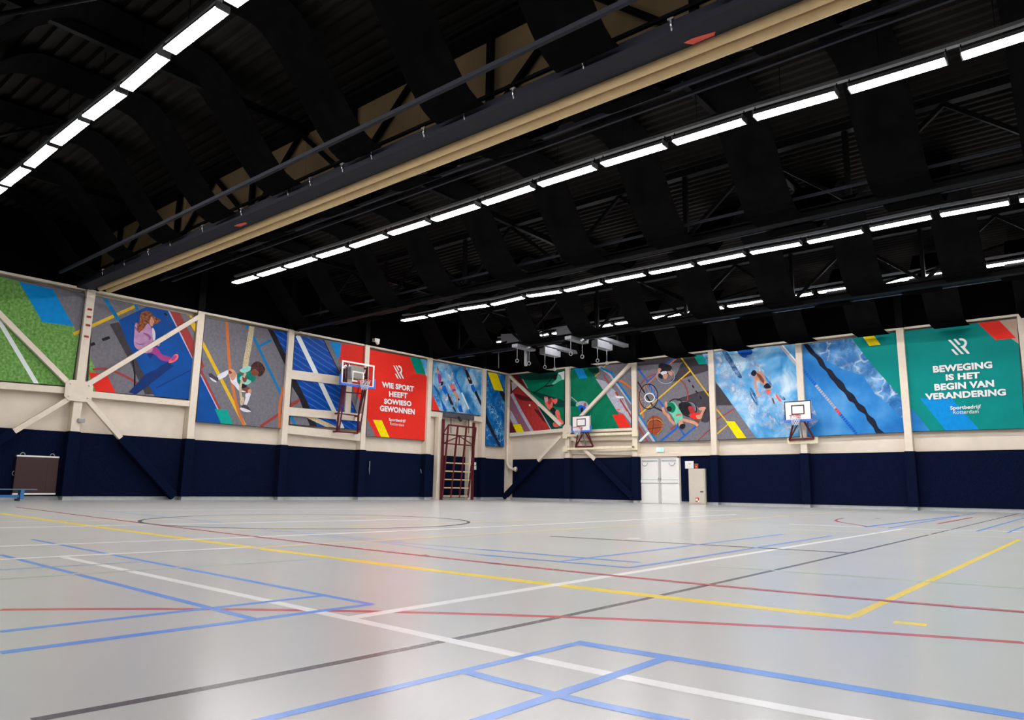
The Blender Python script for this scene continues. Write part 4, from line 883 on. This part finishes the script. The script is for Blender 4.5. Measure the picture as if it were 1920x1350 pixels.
# glass board folded up in front of the blue planks
DX = 1.35
tl, tr, br, bl = [on_x(p, DX) for p in [(640, 675), (701, 685), (701.5, 726), (641, 721)]]
ya, yb = (tl.y+bl.y)/2, (tr.y+br.y)/2; za, zb = (bl.z+br.z)/2, (tl.z+tr.z)/2; yc = (ya+yb)/2
t = thing('basketball_hoop', (.4, yc, 3.0), 'large clear basketball board on a maroon frame before the blue planks', 'basketball hoop')
MB().box((DX-.02, ya, za), (DX, yb, zb), GLASS).build('backboard', t)
fm = MB()
def fr(y0, z0, y1, z1, wd):
    for q in ((y0, z0, y1, z0+wd), (y0, z1-wd, y1, z1), (y0, z0+wd, y0+wd, z1-wd), (y1-wd, z0+wd, y1, z1-wd)): fm.box((DX-.025, q[0], q[1]), (DX+.012, q[2], q[3]), WHITE)
fr(ya, za, yb, zb, .07); fr(yc-.33, za+.17, yc+.33, za+.66, .06); fm.build('white_border', t)
bevel(MB().box((DX-.06, ya-.06, za-.06), (DX+.04, yb+.06, za+.05), BLUEP).box((DX-.06, ya-.07, za-.06), (DX+.04, ya+.0, za+.42), BLUEP).box((DX-.06, yb, za-.06), (DX+.04, yb+.08, za+.42), BLUEP).build('edge_padding', t), .015)
rz = za+.22; c = (DX+.15+.25, yc+.1, rz)
rim(c, .25, 'L').box((DX, yc-.02, rz-.12), (DX+.04, yc+.22, rz+.05), ORANGE).box((DX, yc+.04, rz-.05), (DX+.17, yc+.16, rz+.01), ORANGE).build('rim', t)
net(MB(), c, .245).build('net', t)
f = MB(); T_ = lambda a, b_, w_=.07: f.bar(a, b_, w_, w_, MAROON)
XL = .55
q = {k: on_x(p, XL) for k, p in dict(a=(631.5, 809), b=(670.5, 812), a2=(635, 775), b2=(672, 780), a3=(648, 683), b3=(688, 692), m0=(645, 735), m1=(678, 738)).items()}
T_(q['a'], q['b']); T_(q['a'], q['a2']); T_(q['b'], q['b2']); T_(q['a2'], q['b2'], .05); T_(q['a2'], q['a3']); T_(q['b2'], q['b3']); T_(q['a3'], q['b3'], .08); T_(q['m0'], q['m1'], .05)
up1 = q['a3'].lerp(q['a2'], .12), q['b3'].lerp(q['b2'], .12); T_(*up1, .05)
[f.box((.30, q[k].y-.04, q[k].z-.04), (XL, q[k].y+.04, q[k].z+.04), MAROON) for k in ('a', 'b', 'a2', 'b2')]; f.box((.2, q['a3'].y-.04, q['a3'].z-.3), (XL, q['a3'].y+.04, q['a3'].z-.22), MAROON).box((.2, q['b3'].y-.04, q['b3'].z-.3), (XL, q['b3'].y+.04, q['b3'].z-.22), MAROON)
f.build('wall_frame', t)
f = MB()
for s_, e0, e1 in ((0, 'a', 'a3'), (1, 'b', 'b3')):
    yy = ya+.35 if s_ == 0 else yb-.35
    T_(q[e0]+Vector((.08, .06, .05)), (DX-.08, yy, za+.05), .06); T_(q[e1], (DX-.08, yy, zb-.15), .06); T_((DX-.08, yy, za+.02), (DX-.08, yy, zb-.1), .06)
    T_(q['a2' if s_ == 0 else 'b2'], (DX-.1, yy, za+.1), .05)
T_((DX-.08, ya+.35, za+.02), (DX-.08, yb-.35, za+.02), .07); f.build('folding_arm', t)
MB().box((DX-.55, yc-.30, za+.35), (DX-.15, yc+.42, za+.95), mat('cream_motor_box', (196, 190, 178), .5)).build('motor_box', t)

# ------------------------------------------------------------------ maroon climbing frame under the swimmers
FX = .45
P3 = lambda x_, y_: (800+x_/7.105, 760+y_/7.105)
t = thing('climbing_frame', (FX, -4.5, 0), 'maroon climbing frame with wooden rungs standing under the swimmers panel', 'climbing frame')
for tp, bt in (((218, 185), (196, 1268)), ((626, 228), (606, 1268))):
    a, b_ = on_x(P3(*tp), FX), on_x(P3(*bt), FX); y_ = (a.y+b_.y)/2
    MB().box((FX-.05, y_-.06, 0), (FX+.05, y_+.06, a.z), MAROON).build('upright', t)
rails = []
for tp, bt in (((290, 262), (205, 1250)), ((415, 285), (316, 1250)), ((530, 292), (432, 1250)), ((655, 300), (548, 1240))):
    a = on_x(P3(*tp), FX+.75); b_ = on_x(P3(*bt), FX+.12); b_.z = .12; rails.append((a, b_))
    MB().bar(a, b_, .09, .06, MAROON, (1, 0, 0)).build('ladder_rail', t)
MB().bar(rails[0][0], rails[3][0], .08, .08, MAROON).build('top_bar', t)
for i in range(5):
    k = .52+.115*i; MB().bar(rails[0][0].lerp(rails[0][1], k), rails[3][0].lerp(rails[3][1], k), .05, .06, WOOD).build('rung', t)
y0_, y1_ = on_x(P3(218, 185), FX).y, on_x(P3(626, 228), FX).y
for z in (on_x(P3(400, 400), FX+.1).z, on_x(P3(400, 520), FX+.1).z): MB().bar((FX+.08, y0_, z), (FX+.08, y1_, z), .06, .06, MAROON).build('cross_bar', t)
za_, zb_ = on_x(P3(400, 400), FX+.1).z, on_x(P3(400, 520), FX+.1).z; ym_ = (y0_+y1_)/2
MB().bar((FX+.08, y0_, zb_), (FX+.08, ym_, za_-.03), .045, .045, MAROON).bar((FX+.08, y1_, zb_), (FX+.08, ym_, za_-.03), .045, .045, MAROON).bar((FX+.08, ym_, za_), (FX+.08, ym_, zb_), .045, .045, MAROON).build('truss_strut', t)
for s_, yy in ((0, y0_), (1, y1_)): MB().bar((FX, yy, za_), rails[0 if s_ == 0 else 3][0], .05, .05, MAROON).bar((FX, yy, zb_), (FX, yy, za_), .05, .05, MAROON).build('bracket_arm', t)
for k, xx in enumerate((165, 575)):
    a = on_x(P3(xx+20, 130 if k == 0 else 190), .36)
    o = MB().box((.08, a.y-.12, 0), (.36, a.y+.12, a.z), CREAM).build('frame_post', origin=(.2, a.y, 0))
    tag(bevel(o, .008), 'cream post %s of the maroon climbing frame' % ('left', 'right')[k], 'post', 'cream posts behind the climbing frame')
a, b_ = on_x(P3(248, 92), .5), on_x(P3(636, 190), .5); zlow = on_x(P3(248, 152), .5).z
tag(bevel(MB().box((.21, a.y, zlow), (.5, b_.y, a.z), mat('slate_box', (74, 76, 86), .6)).build('hoist_cover'), .01), 'slate grey cover box between the swimmers panel and the climbing frame', 'cover box')
a = on_x(P3(437, 180), .6)
sp = thing('spotlight', a, 'small dark spotlight under the slate cover box', 'spotlight'); MB().tube([a, a+Vector((.12, 0, -.1))], .09, DARK, 10).build('lamp_body', sp); MB().box((a.x-.1, a.y-.03, a.z), (a.x, a.y+.03, a.z+.12), DARK).build('mount', sp)
for k, xx in enumerate((323, 560)):
    p0, p1 = on_x(P3(xx, 150), .4), on_x(P3(xx, 370), .4); tag(MB().tube([p0, p1], .02, DARK, 6).build('hoist_cable', origin=p1), '%s black hoist cable above the climbing frame' % ('left', 'right')[k], 'cable', 'hoist cables')
for k, (x_, y_, x2, y2) in enumerate(((625, 757, 660, 800), (615, 803, 662, 858))):
    a, b_ = on_x(P3(x_, y_), .09), on_x(P3(x2, y2), .09); tag(MB().box((.07, a.y, b_.z), (.085, b_.y, a.z), WHITE).build('notice_sheet'), '%s white notice sheet right of the climbing frame' % ('upper', 'lower')[k], 'notice', 'notice sheets by the climbing frame')
a, b_ = on_x(P3(702, 810), .09), on_x(P3(724, 850), .09)
tag(bevel(MB().box((.07, a.y, b_.z), (.11, b_.y, a.z), GREYM).build('wall_switch'), .008), 'grey wall switch on the navy padding right of the notice sheets', 'switch')

# ------------------------------------------------------------------ double door, cabinet, signs on the right wall
x0, x1, zt = 8.92, 11.16, 2.30; xm = on_y((1237, 900), -.08).x
d = thing('door_1', (xm, -.05, 0), None, None); d['kind'] = 'structure'
MB().box((x0, 0, zt-.06), (x1, -.09, zt), WHITE).box((x0, 0, 0), (x0+.06, -.09, zt), WHITE).box((x1-.06, 0, 0), (x1, -.09, zt), WHITE).build('door_frame', d)
for a, b_, s_ in ((x0+.06, xm-.02, 1), (xm+.02, x1-.06, -1)):
    lf = bevel(MB().box((a, -.01, .01), (b_, -.075, zt-.07), WHITE).build('door_leaf', d), .006)
    GH = mat('pale_grey_trim', (178, 182, 184), .45)
    MB().box((a, -.07, 1.02), (b_, -.11, 1.15), WHITE).box((a, -.07, 1.15), (b_, -.10, 1.18), GH).box((a, -.07, .99), (b_, -.10, 1.02), GH).build('push_bar', lf, origin=(a, -.09, 1.08))
    e = b_-.06 if s_ == 1 else a+.02
    MB().box((e+.01, -.07, 0.02), (e+.03, -.085, zt-.1), GREYM).build('edge_strip', lf, origin=(e, -.08, 1))
    MB().box((e, -.07, 1.08), (e+.04, -.12, 1.26), GREYM).build('lock_case', lf, origin=(e, -.1, 1.2))
    MB().box((a+.1, -.07, zt-.22), (b_-.1, -.10, zt-.14), GH).build('door_closer', lf, origin=(a+.3, -.08, zt-.2))
    hx_ = a+.3 if s_ == 1 else b_-.3
    MB().tube([(hx_+.16*math.cos(math.pi*i/10), -.13, zt-.28-.16*math.sin(math.pi*i/10)) for i in range(11)], .014, GREYM, 6).build('closer_arm', lf, origin=(hx_, -.13, zt-.3))
a, b_ = on_y((1290, 879), -.25), on_y((1323, 945.5), -.25); cw0, cw1, ch = a.x, b_.x, a.z
CAB = mat('putty_steel', (205, 196, 182), .45, noise=.02)
t = thing('hose_cabinet', ((cw0+cw1)/2, -.12, 0), 'tall putty coloured hose cabinet standing right of the white doors', 'cabinet')
bevel(MB().box((cw0, -.072, 0), (cw1, -.22, ch), CAB).build('body', t), .01)
dr_ = bevel(MB().box((cw0+.05, -.22, .06), (cw1-.05, -.245, ch-.06), CAB).build('cabinet_door', t), .006)
MB().box((cw1-.25, -.245, .58), (cw1-.10, -.262, .63), DARK).build('latch', dr_, origin=(cw1-.2, -.25, .6))
sx = (cw0+cw1)/2+.01; st = MB(); RS = mat('sign_red', (214, 30, 34)); st.fixn = False
st.box((sx-.09, -.245, .12), (sx+.09, -.248, .33), RS)
st.poly([(sx-.02+.06*math.cos(i*math.pi/6), -.249, .23+.06*math.sin(i*math.pi/6)) for i in range(12)], WHITE); st.poly([(sx+.0, -.2492, .12), (sx+.09, -.2492, .12), (sx+.09, -.2492, .24), (sx+.05, -.2492, .18)], WHITE)
st.build('hose_sticker', dr_, origin=(sx, -.247, .2))
C5 = lambda x_, y_: (1190+x_/11.25, 830+y_/11.25)
a, b_ = on_y(C5(1058, 390), -.1), on_y(C5(1242, 545), -.1)
nt_ = MB().box((a.x, -.07, b_.z), (b_.x, -.09, a.z), WHITE).box(((a.x+b_.x)/2-.03, -.09, (a.z+b_.z)/2+.03), ((a.x+b_.x)/2+.08, -.0912, (a.z+b_.z)/2+.06), mat('grey_ink', (150, 152, 160)))
tag(nt_.build('notice_board'), 'white notice sheet above the putty cabinet', 'notice')
a, b_ = on_y(C5(1260, 443), -.12), on_y(C5(1335, 545), -.12); t = thing('fire_call_point', ((a.x+b_.x)/2, -.09, (a.z+b_.z)/2), 'small orange brown call point box above the putty cabinet', 'call point')
bevel(MB().box((a.x, -.07, b_.z), (b_.x, -.12, a.z), mat('rust_orange', (158, 84, 52))).build('housing', t), .008); mx_, mz_ = (a.x+b_.x)/2, (a.z+b_.z)/2
MB().box((mx_-.045, -.12, mz_-.07), (mx_+.045, -.128, mz_+.05), mat('red_glass', (190, 50, 34), .3)).box((mx_-.015, -.128, mz_-.05), (mx_+.015, -.130, mz_+.0), WHITE).build('push_glass', t)
a, b_ = on_y(C5(440, 105), -.15), on_y(C5(600, 192), -.15); t = thing('exit_sign', ((a.x+b_.x)/2, -.05, a.z), 'lit pale green exit sign on the cream wall above the white doors', 'exit sign')
EX = mat('exit_glow', (150, 226, 206), .4, noise=0, emit=1.0); EXG = mat('exit_green', (90, 200, 160), .4, noise=0, emit=.6); mx_ = (a.x+b_.x)/2
MB().box((a.x, 0, b_.z), (b_.x, -.08, a.z), WHITE).build('housing', t)
e = MB().box((a.x+.02, -.08, b_.z+.02), (b_.x-.02, -.09, a.z-.02), EX)
e.box((mx_+.02, -.09, b_.z+.04), (mx_+.03, -.092, a.z-.05), EXG)
zc = (a.z+b_.z)/2; e.tube([(mx_+.13, -.091, zc+.08), (mx_+.10, -.091, zc), (mx_+.14, -.091, zc-.09)], .014, EXG, 5).tube([(mx_+.10, -.091, zc), (mx_+.06, -.091, zc-.08)], .012, EXG, 5).tube([(mx_+.07, -.091, zc+.05), (mx_+.17, -.091, zc+.02)], .01, EXG, 5)
e.build('lit_face', t)

# ------------------------------------------------------------------ corner downpipe, mat, bench, wall hooks
CP = lambda x_, y_: (870+x_/4.823, 670+y_/4.823)
px_ = on_y(CP(397, 500), -.34); q2 = on_y(CP(468, 1012), -.30); ze = on_y(CP(397, 940), -.34).z
bend = [(px_.x, -.34, 7.3), (px_.x, -.34, ze)]
for i in range(1, 9):
    k = i/8; bend.append((px_.x+(q2.x-px_.x)*.75*(1-math.cos(k*math.pi/2)), -.34, ze+(q2.z-ze)*math.sin(k*math.pi/2)))
bend.append((q2.x, -.34, q2.z))
t = thing('downpipe', (px_.x, -.34, q2.z), 'cream downpipe with an elbow beside the corner post', 'pipe'); MB().tube(bend, .085, CREAM, 14).build('pipe', t); MB().tube([(q2.x-.02, -.34, q2.z), (q2.x+.06, -.34, q2.z)], .14, CREAM, 14).build('flange', t)
for z in (3.2, 5.4): MB().box((px_.x-.1, -.43, z), (px_.x+.1, -.3, z+.06), CREAM).build('pipe_clip', t)
BM = lambda x_, y_: (x_/12.27, 840+y_/12.27)
a, b_, c, e = [on_x(BM(*p), .18) for p in ((390, 175), (1365, 215), (1272, 1075), (280, 1080))]
t = thing('gym_mat', (.12, (a.y+b_.y)/2, c.z), 'brown folding mat with white edge strips hung on the navy padding', 'mat')
bevel(MB().prism([Vector((.08, q_.y, q_.z)) for q_ in (a, b_, c, e)], (.1, 0, 0), BROWN).build('mat_body', t), .01)
MB().bar((.13, a.y, a.z), (.13, b_.y, b_.z), .12, .05, WHITE).build('edge_strip', t); MB().bar((.13, e.y, e.z+.03), (.13, c.y, c.z+.03), .12, .05, WHITE).build('edge_strip', t)
k0, k1 = a.lerp(b_, .75), e.lerp(c, .75); MB().bar((.182, k0.y, k0.z-.05), (.182, k1.y, k1.z), .01, .012, DARK, (1, 0, 0)).build('fold_seam', t)
for k in (.14, .84):
    h = a.lerp(b_, k); MB().tube([(.13, h.y+.07*math.cos(i*math.pi/8), h.z+.03+.08*math.sin(i*math.pi/8)) for i in range(9)], .014, GREYM, 6).build('hanging_loop', t)
h = a.lerp(e, .45); MB().tube([(.13, h.y-.06*math.sin(i*math.pi/8), h.z+.07*math.cos(i*math.pi/8)) for i in range(9)], .012, GREYM, 6).build('hanging_loop', t)
bx_ = 1.25; be = on_x(BM(825, 965), bx_); lt = on_x(BM(490, 1000), bx_); z0_ = be.z+.03
t = thing('gym_bench', (bx_, be.y-2, 0), 'low blue gym bench in front of the brown mat', 'bench')
bevel(MB().box((bx_-.14, be.y-3.5, z0_-.035), (bx_+.14, be.y, z0_), mat('bench_top', (92, 120, 138), .5)).build('seat', t), .008)
MB().box((bx_-.04, be.y-3.4, .10), (bx_+.04, lt.y, .18), BENCHB).build('lower_rail', t)
for yy in (lt.y, lt.y-2.4):
    MB().box((bx_-.13, yy-.05, .05), (bx_+.13, yy+.05, z0_-.035), BENCHB).build('leg', t); MB().box((bx_-.15, yy-.12, 0), (bx_+.15, yy-.05, .06), DARK).build('foot_pad', t)
for k, (fr_, p0, p1, lab) in enumerate((((600, 600, 3.75), (350, 992), (347, 1085), 'thin metal hook pole on the padding left below the red slogan panel'), ((600, 600, 3.75), (708, 1048), (713, 1078), 'small metal hook on the padding right below the red slogan panel'))):
    a, b_ = [on_x((fr_[0]+p[0]/fr_[2], fr_[1]+p[1]/fr_[2]), .12) for p in (p0, p1)]
    o = MB().tube([a, b_], .02, GREYM, 6).tube([a.lerp(b_, .4), a.lerp(b_, .55)+Vector((.05, -.08, 0)), a.lerp(b_, .8)+Vector((.02, -.05, 0))], .015, mat('teal_hook', (60, 120, 130)), 6)
    tag(o.build('wall_hook', origin=b_), lab, 'hook', 'wall hooks')
a = on_x((412/2.7, 480+834/2.7), .36); tag(bevel(MB().box((.3, a.y-.12, a.z-.07), (.42, a.y+.1, a.z+.07), GREYM).build('socket_box'), .01), 'small grey socket box on the column below the left gusset plate', 'socket box')
a = on_x((705, 639), .5); t = thing('sensor', a, 'small white sensor on the black beam above the red slogan panel', 'sensor'); MB().box((a.x-.1, a.y-.15, a.z-.05), (a.x+.1, a.y+.15, a.z+.10), WHITE).build('body', t); MB().tube([a, a+Vector((.12, .05, -.16))], .08, WHITE, 10).build('lens_tube', t); MB().box((0, a.y-.04, a.z), (a.x, a.y+.04, a.z+.06), BLKST).build('wall_arm', t)
for k in range(4):
    a = on_x((ZL1[0]+(459, 455, 450, 442)[k]/2.7, ZL1[1]+(270, 308, 350, 407)[k]/2.7), .37)
    tag(MB().box((.345, a.y-.09, a.z-.04), (.36, a.y+.05, a.z+.03), BRICK).build('height_mark'), '%s red height mark from the top on the column right of the grass panel' % ordinal(k), 'mark', 'red marks on the column')

# ------------------------------------------------------------------ ring hoists near the far corner
ZINC = mat('zinc_box', (128, 130, 136), .5, .2)
def hoist(x, lab):
    t = thing('ring_hoist', (x, -5, 7.5), lab, 'ring hoist', 'ceiling hoists for gym rings')
    MB().box((x-.30, -5.95, 7.64), (x-.02, -2.2, 7.80), ZINC).build('carrier_channel', t)
    MB().box((x-.30, -6.0, 7.36), (x-.02, -5.75, 7.64), ZINC).build('channel_bracket', t)
    for yy in (-5.0, -3.0): MB().bar((x-.16, yy, 7.8), (x-.16, yy, ROOF), .06, .06, BLKST).build('hanger', t)
    for y0, y1, z1 in ((-5.10, -4.10, 7.55), (-7.25, -6.15, 7.36)):
        bevel(MB().box((x-.30, y0, 7.2), (x+.05, y1, z1), ZINC).box((x-.34, y1, 7.22), (x+.02, y1+.35, z1-.03), ZINC).build('motor_box', t), .02)
        for yy in (y0+.05, y1-.15):
            MB().tube([(x, yy, 7.22), (x, yy, 6.62)], .014, GREYM, 6).build('ring_strap', t)
            MB().tube([(x+.07*math.cos(.6)*math.sin(2*math.pi*i/12), yy+.07*math.sin(.6)*math.sin(2*math.pi*i/12), 6.54-.08*math.cos(2*math.pi*i/12)) for i in range(12)], .018, GREYM, 6, True).build('gym_ring', t)
    MB().bar((x-.16, -6.8, 7.36), (x-.16, -6.8, 9.4), .05, .05, BLKST).build('hanger', t)
    return t
hoist(6.6, 'grey ceiling hoist with hanging gym rings nearer the hall corner'); hoist(9.68, 'grey ceiling hoist with hanging gym rings farther from the corner')
a, b_ = on_x((935, 655), 1.5), on_x((935, 690), 1.5); tag(MB().tube([a, b_], .025, ZINC, 6).tube([a, (a.x, a.y, ROOF)], .008, BLKST, 5).build('hanging_strap', origin=a), 'grey strap hanging alone just left of the hall corner', 'strap')
a, b_ = on_x((986, 656), 6.35), on_x((986, 686.5), 6.35); tag(MB().box((a.x-.05, a.y-.06, b_.z), (a.x+.05, a.y+.06, a.z), ZINC).bar((a.x, a.y, a.z), (a.x, a.y, ROOF), .03, .03, BLKST).build('hanging_plate', origin=a), 'narrow grey plate hanging behind the nearer ring hoist', 'plate')
for k, p in enumerate(((965, 633), (1072, 620))):
    a = on_z(p, 8.0); t = thing('duct_cover', a, 'grey angular ceiling duct above the %s ring hoist' % ('left', 'right')[k], 'duct', 'ceiling ducts'); MB().prism([(a.x-.9, a.y, a.z+.3), (a.x-.9, a.y, a.z-.15), (a.x+.1, a.y, a.z-.25), (a.x+1.1, a.y, a.z-.12), (a.x+1.0, a.y, a.z+.1)], (0, .5, 0), ZINC).build('sheet_cover', t); MB().bar((a.x, a.y+.2, a.z), (a.x, a.y+.2, ROOF), .05, .05, BLKST).build('hanger', t)
